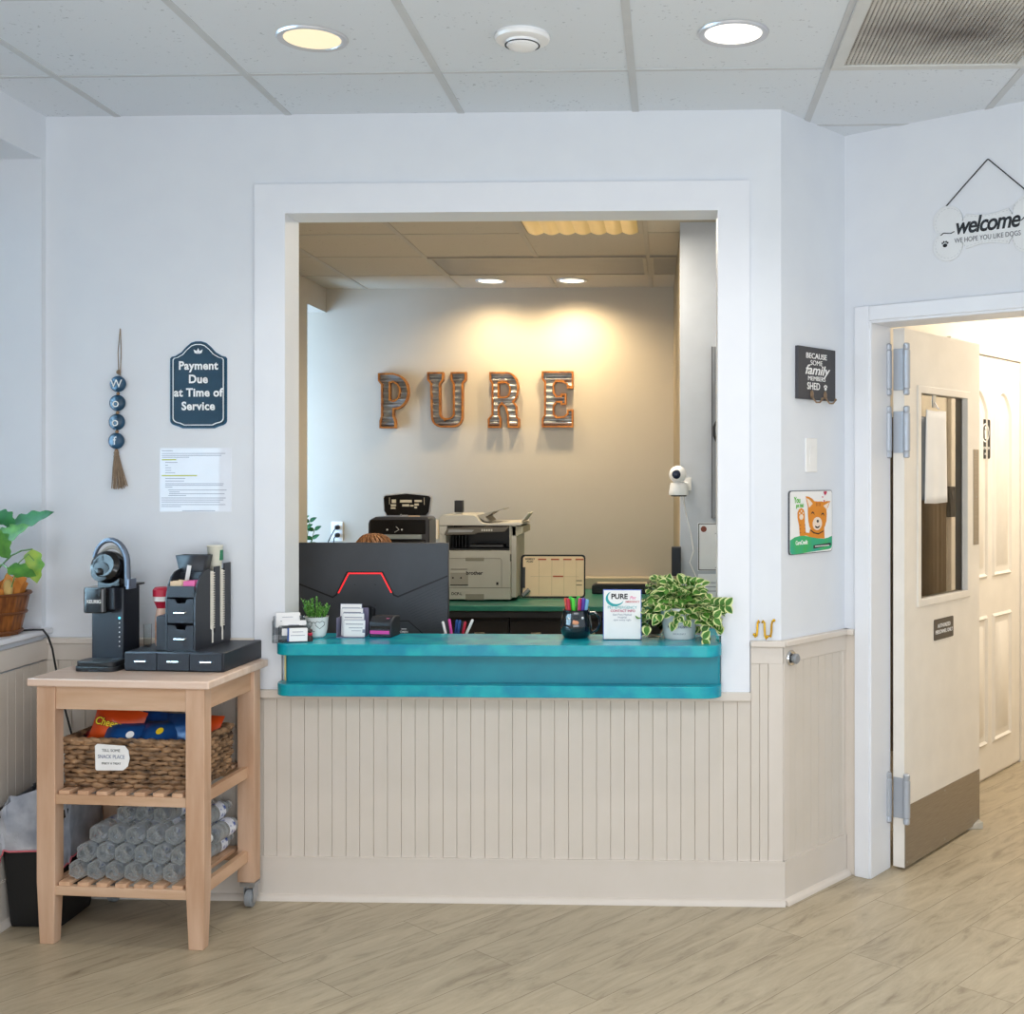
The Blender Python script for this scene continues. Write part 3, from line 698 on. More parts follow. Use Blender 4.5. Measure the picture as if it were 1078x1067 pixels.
# sign with hooks on angled wall
def seg_pt(p, ang, px, py):
    a = ray(px, py); n = Vector((-math.sin(ang), math.cos(ang))); tt = (p.x * n.x + p.y * n.y) / (a[0] * n.x + a[1] * n.y)
    return Vector((a[0] * tt, a[1] * tt, EYE + a[2] * tt))
def seg_thing(name, label, cat, p, ang, px0, px1, y0, y1, group=None):
    A = seg_pt(p, ang, px0, (y0 + y1) / 2); B = seg_pt(p, ang, px1, (y0 + y1) / 2); M_ = (A + B) / 2
    s_ = seg_pt(p, ang, (px0 + px1) / 2, y0).z - seg_pt(p, ang, (px0 + px1) / 2, y1).z
    return thing(name, label, cat, M_, ang, group), (A - B).length, s_
t, w, h = seg_thing('wall_plaque', 'charcoal square plaque reading Because some family members shed with two hooks', 'sign', C1, A1, 837, 876, 366.5, 421)
print('plaque', w, h)
mb = MB(); mb.box(-w / 2, w / 2, -.014, 0, -h / 2, h / 2); mb.build('board', mat('charcoal_board', '43444a', .6), t, bev=.001)
text('lettering', 'BECAUSE', h * .145, WINK, t, -.006, -.0145, h * .33, wx=w / h * .95, bold=.01)
text('lettering', 'SOME', h * .135, WINK, t, -.006, -.0145, h * .20, wx=w / h * .95)
text('lettering', 'family', h * .26, WINK, t, -.004, -.0145, h * .06, wx=w / h * 1.05, shear=.3, bold=.015)
text('lettering', 'MEMBERS', h * .12, WINK, t, -.004, -.0145, -h * .10, wx=w / h * .95)
text('lettering', 'SHED', h * .19, WINK, t, -.025, -.0145, -h * .25, wx=w / h * .75, bold=.01)
def paw(mb, x, z, s, y=-.0147, sx=1):
    T = Matrix.Translation((x, y, z)) @ ROTX @ Matrix.Diagonal((sx, 1, 1, 1))
    mb.mesh(curve_mesh([circ(s * .42, 12, 0, -s * .25, s * .34)], .0002), T)
    for a in (-55, -20, 20, 55): mb.mesh(curve_mesh([circ(s * .15, 8, s * .6 * math.sin(R(a)), s * .55 * math.cos(R(a)) - s * .15, s * .2)], .0002), T)
mb = MB(); paw(mb, w * .22, -h * .25, h * .10); mb.build('paw_print', WINK, t)
for x in (-w * .16, w * .2):
    mb = MB(); mb.ball((x, -.016, -h * .40), .010, (1, .5, 1.5)); mb.tube([(x, -.018, -h * .42), (x, -.024, -h * .5), (x + .004, -.032, -h * .56), (x + .012, -.042, -h * .56), (x + .018, -.048, -h * .5)], .0032, 8); mb.ball((x + .018, -.048, -h * .49), .005); mb.build('hook', BRONZE, t)
# light switch
t, w, h = seg_thing('light_switch', 'white rocker light switch plate on the angled wall between two signs', 'light switch', C1, A1, 847, 859, 461, 497)
mb = MB(); mb.prism(rrect(.075, h, .004), -.006, 0); mb.build('face_plate', WHITE, t, bev=.002)
mb = MB(); mb.box(-.016, .016, -.009, -.006, -.033, .033, Matrix.Rotation(R(3), 4, 'X')); mb.build('rocker', WHITE, t, bev=.001)
# cat poster
t, w, h = seg_thing('cat_poster', 'white and green poster of a waving orange cat reading You got this', 'poster', C1, A1, 829.5, 874.5, 516, 582)
print('poster', w, h)
plate('board', [rrect(w, h, .012)], .006, mat('poster_edge', '4c4f55', .5), t, 0, -.006, 0); 
pf = plate('face', [rrect(w - .005, h - .005, .011)], .0006, PAPER, t, 0, -.0068, 0)
k = Matrix.Diagonal((w, h, 1, 1))
def art(mb, polys, y, mi=0): mb.mesh(curve_mesh(polys, .0002), Matrix.Translation((0, y, 0)) @ ROTX @ k, mi)
# drawing coords: x,z in -.5..5 from the photo crop (803x1067 frame: x 115..685, y 140..985)
def q(x, y): return ((x - 400) / 570, (562 - y) / 845)
mb = MB()
art(mb, [[q(*p) for p in ((122, 790), (180, 755), (240, 742), (300, 742), (360, 757), (420, 775), (480, 790), (560, 802), (620, 795), (678, 772), (678, 900), (670, 935), (640, 950), (400, 965), (180, 982), (140, 975), (122, 950))]], -.0070)
mb.build('green_wave', mat('poster_green', '3fb257', .6, col2='1ba397', scale=9), t)
mb = MB()
head = [q(*p) for p in ((322, 215), (365, 225), (405, 250), (435, 285), (480, 292), (530, 292), (565, 300), (600, 290), (652, 292), (625, 370), (600, 410), (604, 470), (600, 560), (580, 630), (540, 690), (490, 712), (440, 705), (400, 680), (372, 630), (358, 560), (350, 470), (350, 360), (330, 270))]
body = [q(*p) for p in ((380, 660), (570, 650), (575, 800), (480, 790), (380, 765), (330, 742), (245, 742), (235, 600), (215, 500), (215, 430), (235, 385), (265, 370), (295, 395), (308, 440), (310, 560), (322, 700), (370, 712))]
art(mb, [body], -.0074); art(mb, [head], -.0078)
mb.build('cat_drawing', CATO, t)
mb = MB()
for p in ([(330, 240), (370, 262), (412, 318), (365, 370)], [(555, 352), (640, 305), (600, 405)]): art(mb, [[q(*a) for a in p]], -.0082)
art(mb, [circ(.11, 20, *q(474, 590), .105)], -.0082); art(mb, [circ(.045, 14, *q(262, 490), .045)], -.0082)
for x, y in ((240, 440), (262, 412), (285, 440)): art(mb, [circ(.015, 8, *q(x, y))], -.0082)
mb.build('cat_pale_patch', mat('cat_cream', 'f6e3d2', .7), t)
mb = MB()
for cx_, cy_ in ((413, 450), (548, 472)): art(mb, [[q(cx_ - 25, cy_ + 12), q(cx_ - 14, cy_ - 16), q(cx_, cy_ - 26), q(cx_ + 14, cy_ - 14), q(cx_ + 25, cy_ + 22), q(cx_, cy_ - 8)]], -.0082)
art(mb, [circ(.026, 12, *q(478, 558), .024)], -.0086); art(mb, [[q(440, 615), q(475, 635), q(510, 615), q(495, 648), q(470, 655), q(450, 645)]], -.0086)
art(mb, [[q(385, 665), q(430, 705), q(490, 722), q(555, 690), (q(560, 700)), q(490, 738), q(425, 720), q(382, 680)]], -.0086)
mb.build('cat_features', mat('cat_ink', '2c2320', .7), t)
mb = MB()
for i in range(4): art(mb, [[q(458 + i * 18, 305), q(463 + i * 18, 305), q(462 + i * 18, 355), q(459 + i * 18, 355)]], -.0082)
for y in (590, 640, 690): art(mb, [[q(240, y), q(262, y + 8), q(240, y + 16)]], -.0082); art(mb, [[q(312, y), q(295, y + 8), q(312, y + 16)]], -.0082)
mb.build('cat_stripe', CATD, t)
mb = MB(); 
for x, y, s_ in ((583, 175, 1), (546, 232, .35), (568, 285, .45)): art(mb, [[q(x, y + 38 * s_), q(x - 22 * s_, y), q(x - 16 * s_, y - 25 * s_), q(x, y - 14 * s_), q(x + 16 * s_, y - 25 * s_), q(x + 22 * s_, y)]], -.0082)
mb.build('heart', mat('heart_red', 'c1224d', .6), t)
gm = mat('poster_text_green', '62bb46', .6)
text('lettering', 'You', .030, gm, t, -w * .33, -.0074, h * .35, bold=.02, wx=.8); text('lettering', 'got this!', .020, gm, t, -w * .27, -.0074, h * .265, wx=.75, bold=.02)
text('lettering', 'CareCredit', .021, WINK, t, -w * .23, -.0074, -h * .32, wx=.8, bold=.02)
mb = MB(); art(mb, [[q(425, 880), q(660, 865), q(665, 900), q(425, 928)]], -.0074); sb = mb.build('caption_bar', BLACK2, t)
mb = MB(); bars(mb, [(w * .08, w * .42, -h * .397)], -.0078, .003); mb.build('caption_text', WINK, sb)

# three gold hooks
for i, (px, py) in enumerate(((797, 662), (804, 662), (811.5, 661))):
    p = at(px, py, YW)
    mb = MB()
    pts = [(-.008, -.004, .022), (-.004, -.010, .028), (.002, -.013, .022), (.003, -.014, 0), (.004, -.016, -.022), (.009, -.02, -.03), (.014, -.022, -.022)]
    if i == 0: pts = [(-.014, -.016, -.016), (-.010, -.018, -.024), (-.003, -.016, -.02), (0, -.012, 0), (.002, -.010, .022), (.006, -.006, .028), (.010, -.004, .022)]
    if i == 2: pts = [(-.008, -.004, -.024), (-.002, -.010, -.026), (.001, -.012, -.01), (.002, -.013, .012), (.006, -.016, .024), (.012, -.018, .026)]
    pts = [(a * .75, b_, c_ * (1.05 if i < 2 else 1.1)) for a, b_, c_ in pts]
    mb.tube(pts, .0036, 8); mb.ball(pts[-1] if i else pts[0], .0055)
    o = mb.build('gold_hook', GOLD); o.location = (p.x, YW, p.z)
    tag(o, ['small curved gold wall hook above the wainscot cap, nearest the counter', 'small curved gold wall hook between two others above the wainscot cap', 'small curved gold wall hook above the wainscot cap, nearest the wall corner'][i], 'hook', 'gold wall hooks')
# rubber door bumper on chrome plate
p = seg_pt(C1, A1, 829, 692)
t = thing('wall_bumper', 'round chrome and grey rubber door bumper on the wainscot corner', 'door bumper', (p.x, p.y, p.z), A1)
mb = MB(); mb.lathe([(.028, 0), (.028, .004), (.024, .009)], 28, Matrix.Translation((0, -.013, 0)) @ ROTX); mb.build('plate', CHROME, t)
mb = MB(); mb.lathe([(.012, .005), (.012, .012), (.016, .013), (.018, .018), (.018, .026), (.014, .030)], 24, Matrix.Translation((0, -.013, 0)) @ ROTX); mb.build('bumper', GREY, t)
# welcome bone
A = L2(C2, A2, .553, 0); t = thing('welcome_sign', 'white dog bone plaque reading welcome, hung by a dark cord above the door', 'sign', (A.x, A.y, 2.335), A2)
def bone(w, h):
    hw, hh = w / 2, h / 2; r = hh * .56; p = []
    n = 12
    for i in range(n + 1):
        a = R(-95 + 225 * i / n * .93); p.append((hw - r + r * math.cos(a - R(0)), hh - r + r * math.sin(a)))
    up = [(x, z) for x, z in p if True]
    # order: start near the notch at right, go over the top lobe to the shaft
    right = [(hw - r * .42, 0)] + [(hw - r + r * math.cos(R(a)), hh - r + r * math.sin(R(a))) for a in range(-40, 200, 15)]
    top = right + [(hw - 2.25 * r, hh * .62), (hw - 3.1 * r, hh * .52), (0, hh * .50)]
    left = [(-x, z) for x, z in top[::-1]]
    up = top + left[1:]
    return up + [(x, -z) for x, z in up[::-1][1:-1]]
plate('board', [bone(.396, .196)], .006, mat('bone_board', 'e6e9ec', .6), t, 0, -.007, 0, bev=.0008)
mb = MB(); P = bone(.376, .176)
for i in range(0, len(P)):
    a, b_ = P[i], P[(i + 1) % len(P)]; d = math.hypot(b_[0] - a[0], b_[1] - a[1]); m = max(1, int(d / .011))
    for j in range(m):
        u0, u1 = (j + .2) / m, (j + .75) / m
        p0 = (a[0] + (b_[0] - a[0]) * u0, a[1] + (b_[1] - a[1]) * u0); p1 = (a[0] + (b_[0] - a[0]) * u1, a[1] + (b_[1] - a[1]) * u1)
        mb.tube([(p0[0], -.0073, p0[1]), (p1[0], -.0073, p1[1])], .0006, 4)
mb.build('stitching', mat('stitch_grey', 'c2c6cb', .7), t)
text('lettering', 'welcome', .080, INK, t, -.002, -.0076, .018, bold=.022, shear=.25, wx=.86, sp=.9)
mb = MB()
mb.tube([(-.168, -.0078, -.004), (-.158, -.0078, .003), (-.145, -.0078, .001), (-.13, -.0078, -.001), (-.118, -.0078, .004)], .0018, 6)
mb.tube([(.118, -.0078, .012), (.13, -.0078, .022), (.145, -.0078, .022), (.16, -.0078, .017), (.168, -.0078, .02)], .0018, 6)
paw(mb, -.152, -.036, .020, -.0078); paw(mb, .152, -.036, .020, -.0078); mb.build('flourish', INK, t)
text('lettering', 'WE HOPE YOU LIKE DOGS', .0245, mat('bone_text_grey', '5c6068', .7), t, 0, -.0076, -.030, wx=.80)
mb = MB(); mb.tube([(-.155, -.004, .092), (-.08, -.003, .165), (0, -.003, .239), (.003, -.003, .239), (.08, -.003, .165), (.155, -.004, .092)], .0022, 6); mb.build('cord', CORD, t)

# ================================================================== cart
CA = R(-4)
cart = thing('kitchen_cart', 'pine kitchen cart with two slatted shelves holding the coffee machine', 'cart', (-1.430, 3.640, 0), CA)
# local: x from -.60 (left) to 0 (right), y 0 (front) .. .455 (back)
mb = MB(); mb.box(-.600, 0, 0, .455, .819, .844); mb.build('cart_top', PINET, cart, bev=.004)
LT = .061
def leg(x0, y0, z0, tap=True, name='leg'):
    mb = MB(); h0 = .20
    if tap:
        c = [(x0 + LT / 2, y0 + LT * .3)]
        mb.box(x0, x0 + LT, y0, y0 + .05, h0, .819)
        mb.box(x0, x0 + LT, y0, y0 + .05, z0, h0, taper=.78)
        bmesh.ops.remove_doubles(mb.bm, verts=mb.bm.verts, dist=1e-5)
    else: mb.box(x0, x0 + LT, y0, y0 + .05, z0, .819)
    return mb.build('leg', PINE, cart, bev=.002)
xl = -.576; xr = -.022 - LT
leg(xl, .015, 0); leg(xr, .015, 0); leg(xl, .39, .085, False); bl = leg(xr, .39, .085, False)
mb = MB(); mb.box(xl + LT, xr, .022, .042, .745, .819); mb.build('apron', PINEX, cart, bev=.001)
mb = MB(); mb.box(xl + LT, xr, .41, .43, .745, .819); mb.build('apron', PINEX, cart, bev=.001)
for x in (xl + .02, xr + .03):
    mb = MB(); mb.box(x, x + .018, .065, .39, .745, .819); mb.build('apron', PINEY, cart, bev=.001)
for zs in (.475, .186):
    sh = bpy.data.objects.new('shelf', None); C.objects.link(sh); sh.parent = cart
    mb = MB(); mb.box(xl + LT - .004, xr + .004, .02, .042, zs - .030, zs); mb.build('front_rail', PINEX, sh, bev=.0015)
    mb = MB(); mb.box(xl + LT - .004, xr + .004, .413, .435, zs - .034, zs); mb.build('back_rail', PINEX, sh)
    for x in (xl + .03, xr + .018):
        mb = MB(); mb.box(x, x + .020, .065, .39, zs - .03, zs + .008); mb.build('side_rail', PINEY, sh, bev=.0015)
    for i in range(7):
        x = xl + LT + .008 + i * .0625; mb = MB(); mb.box(x, x + .036, .024, .43, zs, zs + .012); mb.build('slat', PINEY, sh, bev=.001)
for x in (xl + LT / 2, xr + LT / 2):
    ca = bpy.data.objects.new('caster', None); C.objects.link(ca); ca.parent = cart
    mb = MB(); mb.lathe([(.024, -.013), (.030, -.010), (.031, 0), (.030, .010), (.024, .013)], 28, Matrix.Translation((x + .012, .40, .031)) @ Matrix.Rotation(PI / 2, 4, 'Y')); mb.build('tyre', mat('grey_tyre', '8f9499', .6), ca)
    mb = MB(); mb.cyl((x - .004, .40, .031), (x + .028, .40, .031), .017, 20); mb.build('hub', METAL, ca)
    mb = MB(); mb.box(x - .006, x - .003, .385, .425, .03, .075); mb.box(x + .027, x + .030, .385, .425, .03, .075); mb.box(x - .02, x + .035, .385, .43, .072, .085); mb.build('fork', METAL, ca, bev=.001)
def cl(x, y, z): # cart-local to world
    return Vector((-1.430 + x * math.cos(CA) - y * math.sin(CA), 3.640 + x * math.sin(CA) + y * math.cos(CA), z))

# ---- coffee maker  (px 83..150, y 565..707)
p = on_z(110, 707, .844)
CMR = R(-3)
t = thing('coffee_maker', 'black single cup coffee maker with grey handle at left end of the cart', 'coffee maker', (p.x - .012, p.y + .10, .844), CMR)
BCM = mat('coffee_maker_black', '1a1f29', .38)
mb = MB(); mb.prismz(rrect(.145, .10, .03, 6, -.018, -.055), 0, .016); mb.prismz(rrect(.136, .095, .028, 6, -.018, -.055), .016, .032); mb.build('drip_tray', BLACK, t, bev=.002)
mb = MB(); mb.lathe([(.03, .032), (.03, .0335), (.026, .0335)], 24, Matrix.Translation((-.012, -.06, 0))); mb.build('tray_grate', DGREY, t)
mb = MB(); mb.box(-.072, .040, -.02, .09, 0, .268); mb.build('body', BCM, t, bev=.006, seg=3)
mb = MB(); mb.box(-.01, .052, .00, .10, .268, .275); mb.build('reservoir_lid', BLACK, t, bev=.002)
mb = MB(); mb.prismz(rrect(.080, .095, .018, 6, -.030, -.035), .188, .272); hd = mb.build('brew_head', GLOSSB, t, bev=.004)
text('lettering', 'KEURIG', .0165, WINK, hd, -.028, -.0831, .226, bold=.012, wx=.86)
mb = MB(); mb.box(.010, .040, -.055, .02, .195, .268, Matrix.Rotation(R(-3), 4, 'Y')); mb.build('side_arm', BCM, t, bev=.004)
mb = MB(); mb.lathe([(.010, .040), (.036, .045), (.050, .035), (.055, .015), (.055, -.02), (.046, -.045), (.02, -.055)], 36, Matrix.Translation((-.012, -.01, .332)) @ Matrix.Rotation(R(75), 4, 'X')); mb.box(-.045, .030, -.03, .045, .27, .32)
mb.build('lid', GLOSSB, t, bev=.002)
mb = MB(); mb.ball((-.022, -.058, .322), .013); mb.lathe([(.030, 0), (.032, .006), (.022, .008)], 24, Matrix.Translation((-.022, -.05, .322)) @ Matrix.Rotation(R(80), 4, 'X')); mb.build('pod_needle_cover', BLACK, t)
mb = MB()
arc = [(-.006 + .058 * math.cos(R(a)), -.02, .345 + .080 * math.sin(R(a))) for a in range(165, -5, -12)] + [(.053, -.02, .31), (.054, -.02, .272)]
mb.tube(arc, [.006 + .005 * min(1, i / 12) for i in range(len(arc))], 10); mb.build('handle', mat('handle_grey', '5d6573', .35, .3), t)
mb = MB(); arc = [(-.008 + .047 * math.cos(R(a)), -.005, .338 + .062 * math.sin(R(a))) for a in range(160, 10, -12)]; mb.tube(arc, .006, 8); mb.build('inner_handle', LGREY, t)
mb = MB(); mb.box(.052, .064, -.03, .02, .262, .296); mb.build('latch', mat('latch_grey', '7c8697', .3, .4), t, bev=.002)
bt = MB()
for i in range(6): bt.lathe([(.0022, 0), (.0022, .001)], 10, Matrix.Translation((.026, -.0205, .150 - i * .0155)) @ ROTX)
bt.build('indicator_icon', WINK, t)
bt = MB(); bt.lathe([(.0042, 0), (.0042, .001)], 14, Matrix.Translation((.026, -.0205, .166)) @ ROTX); bt.build('power_light', mat('cyan_light', '66d5ee', .4, emis='66d5ee', es=1), t)
# ---- drawer tray
p = on_z(130.5, 706.5, .844); DTR = R(-3.5)
t = thing('drawer_tray', 'flat black three drawer coffee pod tray on the right of the cart', 'drawer unit', (p.x - .003, p.y + .005, .844), DTR)
TW, TD, THh = .338, .31, .064
TBK = mat('organizer_black', '23262e', .42)
mb = MB(); mb.box(0, TW, .006, TD, .0, THh); mb.build('case', TBK, t, bev=.004)
for i in range(3):
    x0 = .003 + i * .111; dr = MB(); dr.box(x0, x0 + .108, 0, .006, .004, THh - .004); d = dr.build('drawer', TBK, t, bev=.001)
    mb = MB(); mb.tube([(x0 + .037, 0, .034), (x0 + .04, -.010, .034), (x0 + .076, -.010, .034), (x0 + .079, 0, .034)], .0035, 8); mb.build('handle', CHROME, d)
# ---- organizer on top
def tray(x, y): # tray local -> world
    return Vector((t_loc[0] + x * math.cos(DTR) - y * math.sin(DTR), t_loc[1] + x * math.sin(DTR) + y * math.cos(DTR)))
t_loc = (p.x - .003, p.y + .005)
q0 = tray(.128, .028)
t = thing('coffee_organizer', 'tall black coffee station organizer with two small drawers and lid slots', 'organizer', (q0.x, q0.y, .844 + THh), DTR)
OW, OD, OH = .102, .27, .272
def wl(x, y):
    return Vector((q0.x + x * math.cos(DTR) - y * math.sin(DTR), q0.y + x * math.sin(DTR) + y * math.cos(DTR)))
def side(x, polys, nm):
    mb = MB()
    for P in polys:
        a = [mb.bm.verts.new((x, y, z)) for y, z in P]; b_ = [mb.bm.verts.new((x + .005, y, z)) for y, z in P]; n = len(P)
        mb.bm.faces.new(a); mb.bm.faces.new(b_[::-1])
        for i in range(n): mb.bm.faces.new((a[i], b_[i], b_[(i + 1) % n], a[(i + 1) % n]))
    mb.build(nm, TBK, t)
front = [(.125, .262), (.095, .262), (.06, .255), (.035, .24), (.012, .21), (0, .17), (0, 0), (.125, 0)]
side(0, [[(OD, 0), (OD, .262)] + front[1:7]], 'side_panel')
side(OW - .005, [[(.110 if y == .125 else y, z) for y, z in front], [(.110, 0), (.146, 0), (.146, .04), (.110, .06)], [(.146, 0), (.186, 0), (.186, .265), (.146, .265)], [(.186, 0), (.222, 0), (.222, .04), (.186, .06)], [(.222, 0), (OD, 0), (OD, .272), (.222, .272)]], 'slotted_panel')
mb = MB(); mb.box(.005, OW - .005, .002, OD, 0, .008); mb.box(.005, OW - .005, OD - .006, OD, 0, .25); mb.box(.005, OW - .005, .002, .008, .182, .212); mb.box(.005, OW - .005, .002, .1, .176, .182); mb.box(.005, OW - .005, .094, .1, .01, .25)
mb.build('frame', TBK, t)
for z0 in (.006, .092):
    mb = MB(); mb.prism([(.007, z0), (OW - .007, z0), (OW - .007, z0 + .078), (OW * .72, z0 + .078), (OW * .66, z0 + .064), (OW * .38, z0 + .064), (OW * .32, z0 + .078), (.007, z0 + .078)], .000, .006); mb.box(.009, OW - .009, .006, .09, z0, z0 + .055)
    d = mb.build('drawer', TBK, t)
    mb = MB(); mb.tube([(OW * .30, 0, z0 + .036), (OW * .33, -.009, z0 + .034), (OW * .67, -.009, z0 + .034), (OW * .70, 0, z0 + .036)], .0033, 8); mb.build('handle', CHROME, d)
mb = MB(); mb.box(-.034, -.0005, .005, .075, 0, .112); mb.box(-.031, -.004, .01, .07, .112, .114); mb.build('side_bin', TBK, t, bev=.002)
for i, y in enumerate((.128, .204)):
    mb = MB(); n = 24
    for k in range(n):
        z = .060 + k * .0080; mb.lathe([(.0168, z), (.0168, z + .003), (.012, z + .0035), (.012, z + .0075)], 24)
    mb.lathe([(.012, .01), (.012, .062)], 16)
    w_ = wl(OW - .010, y); o = mb.build('cup_lid_stack', mat('cup_lid_cream', 'ece6da', .5), angle=20); o.location = (w_.x, w_.y, .844 + THh)
    tag(o, ['stack of small cream cup lids in the slot nearer the drawers', 'stack of small cream cup lids in the rear slot of the organizer'][i], 'cup lids', 'cup lid stacks in the organizer', kind='stuff')
w_ = wl(.052, .035); t = thing('black_holder', 'black flared holder with a white packet standing on the organizer', 'holder', (w_.x, w_.y, .844 + THh + .2635), DTR)
t.location = wl(.036, .13).to_3d() + Vector((0, 0, .844 + THh + .24))
mb = MB(); 
A = [mb.bm.verts.new((x, y, 0)) for x, y in ((-.040, -.02), (.040, -.02), (.040, .025), (-.040, .025))]; B = [mb.bm.verts.new((x, y, .066)) for x, y in ((-.052, -.028), (.052, -.028), (.052, .03), (-.052, .03))]
mb.bm.faces.new(A[::-1])
for i in range(4): mb.bm.faces.new((A[i], A[(i + 1) % 4], B[(i + 1) % 4], B[i]))
o = mb.build('bin', TBK, t); o.modifiers.new('s', 'SOLIDIFY').thickness = .003
mb = MB(); mb.box(-.007, .007, -.048, -.046, -.03, .035, Matrix.Rotation(R(10), 4, 'Y')); mb.build('packet', PAPER, t)
w_ = wl(.075, .205); o = MB().lathe([(.020, 0), (.026, .10), (.028, .103), (.026, .106)], 28).build('paper_cup', mat('cup_paper', 'e6e2d2', .6)); o.location = (w_.x, w_.y, .844 + THh + .2285)
tag(o, 'upright pale paper cup with green mark standing at the back of the organizer', 'cup')
mb = MB(); mb.box(.018, .0275, -.012, .004, .055, .09); mb.build('green_mark', mat('cup_green', '2f7d5a', .6), o)
# sugar packets
for i, (x, m, nm) in enumerate(((.028, CREAM, 'cream'), (.070, PINK, 'pink'))):
    for k in range(3):
        mb = MB(); mb.box(-.02, .02, -.002, .002, 0, .045, Matrix.Rotation(R(rnd.uniform(-7, 7)), 4, 'Y'))
        o = mb.build('sweetener_packet', m, bev=.0012); v = wl(x + rnd.uniform(-.004, .004), .018 + k * .018); o.location = (v.x, v.y, .844 + THh + .183); o.rotation_euler = (R(-10), 0, DTR)
        tag(o, f'{nm} sweetener packet in the top compartment of the coffee organizer, {["front", "middle", "rear"][k]} one', 'sweetener packet', f'{nm} sweetener packets')
# red canister, small bottle
w_ = wl(-.066, .110); t = thing('creamer_bottle', 'white creamer bottle with a red cap behind the drawer organizer', 'bottle', (w_.x, w_.y, .844 + THh))
mb = MB(); mb.lathe([(.02, 0), (.024, .01), (.024, .09), (.020, .12), (.017, .13)], 24); mb.build('body', mat('bottle_cream', 'ecd9cf', .5, col2='d99a6a', scale=20), t)
mb = MB(); mb.lathe([(.018, .128), (.026, .148), (.030, .152)], 28); mb.lathe([(.031, .168), (.031, .190), (.024, .198)], 28); mb.build('cap', RED, t)
mb = MB(); mb.lathe([(.0305, .152), (.0305, .168)], 28); mb.build('cap_band', WHITE, t)
w_ = wl(-.108, .09); t = thing('glass_cup', 'small clear glass tumbler between the coffee maker and organizer', 'glass', (w_.x, w_.y, .844 + THh))
mb = MB(); mb.lathe([(.001, 0), (.012, 0), (.014, .075), (.0125, .075), (.0108, .004), (.001, .004)], 24, caps=False); mb.build('glass_body', GLASS, t)
# ---- wicker basket on upper shelf
BW, BD, BH = .450, .27, .150
bk = thing('wicker_basket', 'brown woven wicker basket with a white paper tag on the upper shelf', 'basket', cl(-.295, .198, .487), CA)
def rect_path(w, d, n):
    per = 2 * (w + d); out = []
    for i in range(n):
        s = per * i / n
        if s < w: out.append((-w / 2 + s, -d / 2, 0, -1))
        elif s < w + d: out.append((w / 2, -d / 2 + s - w, 1, 0))
        elif s < 2 * w + d: out.append((w / 2 - (s - w - d), d / 2, 0, 1))
        else: out.append((-w / 2, d / 2 - (s - 2 * w - d), -1, 0))
    return out
mb = MB(); rows = 10; NP = 150
for r_ in range(rows):
    z = .008 + r_ * (BH - .016) / (rows - 1); ph_ = (r_ % 2) * PI; pts = []; f_ = 1 + .03 * r_ / rows
    for i, (x, y, nx, ny) in enumerate(rect_path(BW * f_ - .025, BD * f_ - .025, NP)):
        a = .0055 * math.sin(i * 2 * PI * 29 / NP + ph_) + .003 + rnd.uniform(-.0018, .0018); pts.append((x + nx * a, y + ny * a, z + rnd.uniform(-.0015, .0015)))
    mb.tube(pts, [.0084 * rnd.uniform(.7, 1.3) for _ in pts], 6, closed=True)
for dd in (0, .006):
    mb.tube([(x + nx * (.004 * math.sin(i * .9 + dd * 500)), y + ny * (.004 * math.sin(i * .9 + dd * 500)), BH + .003 * math.cos(i * .9 + dd * 500)) for i, (x, y, nx, ny) in enumerate(rect_path(BW - .01, BD - .01, NP))], .0085, 6, closed=True)
mb.build('weave', WICK, bk, angle=60)
mb = MB(); w2, d2_ = BW / 2 - .022, BD / 2 - .022
mb.box(-w2, w2, -d2_, d2_, .002, .008); mb.box(-w2, w2, -d2_, -d2_ + .004, .002, BH - .004); mb.box(-w2, w2, d2_ - .004, d2_, .002, BH - .004); mb.box(-w2, -w2 + .004, -d2_, d2_, .002, BH - .004); mb.box(w2 - .004, w2, -d2_, d2_, .002, BH - .004)
mb.build('lining', WICKD, bk)
tg = plate('tag', [[(-.052, -.036), (-.048, -.040), (.04, -.038), (.056, -.025), (.062, 0), (.058, .025), (.046, .040), (-.046, .044), (-.054, .038)]], .002, PAPER, bk, -.052, -BD / 2 - .014, .100)
text('lettering', 'TELL SOME', .0125, INK, tg, -.052, -BD / 2 - .0145, .124, bold=-.006); text('lettering', 'SNACK PLACE', .0165, GINK, tg, -.051, -BD / 2 - .0145, .104, bold=.01, wx=.85); text('lettering', 'ENJOY A TREAT', .009, INK, tg, -.051, -BD / 2 - .0145, .083)
# snack bags
def bag(w, h, d, m, seed):
    r = random.Random(seed); mb = MB(); nx, nz = 14, 12; ph1, ph2 = r.uniform(0, 6), r.uniform(0, 6)
    for sgn in (1, -1):
        def f(x, z):
            u, v = x / (w / 2), z / (h / 2)
            puff = max(0, (1 - abs(u) ** 3)) * max(0, 1 - abs(v) ** 3)
            wr = .06 * math.sin(7 * u + ph1 + 3 * v) + .05 * math.sin(11 * v + ph2 - 4 * u)
            return (x * (1 - .05 * (1 - v * v)), sgn * d / 2 * (puff + wr * (1 - abs(v) ** 4) * .7 * (1 - abs(u) ** 4)), z)
        sheet(mb, -w / 2, w / 2, -h / 2, h / 2, f, nx, nz)
    bmesh.ops.remove_doubles(mb.bm, verts=mb.bm.verts, dist=1e-5)
    return mb.build('snack_bag', m, angle=60)
def put(o, x, y, z, rx, ry, rz):
    v = cl(x, y, z); o.location = v; o.rotation_euler = (R(rx), R(ry), R(rz) + CA)
o = bag(.17, .13, .045, ORGB, 1); put(o, -.385, .155, .662, -14, 12, 3); tag(o, 'orange chip bag with black and yellow lettering poking out of the basket', 'snack bag', 'snack bags in the wicker basket')
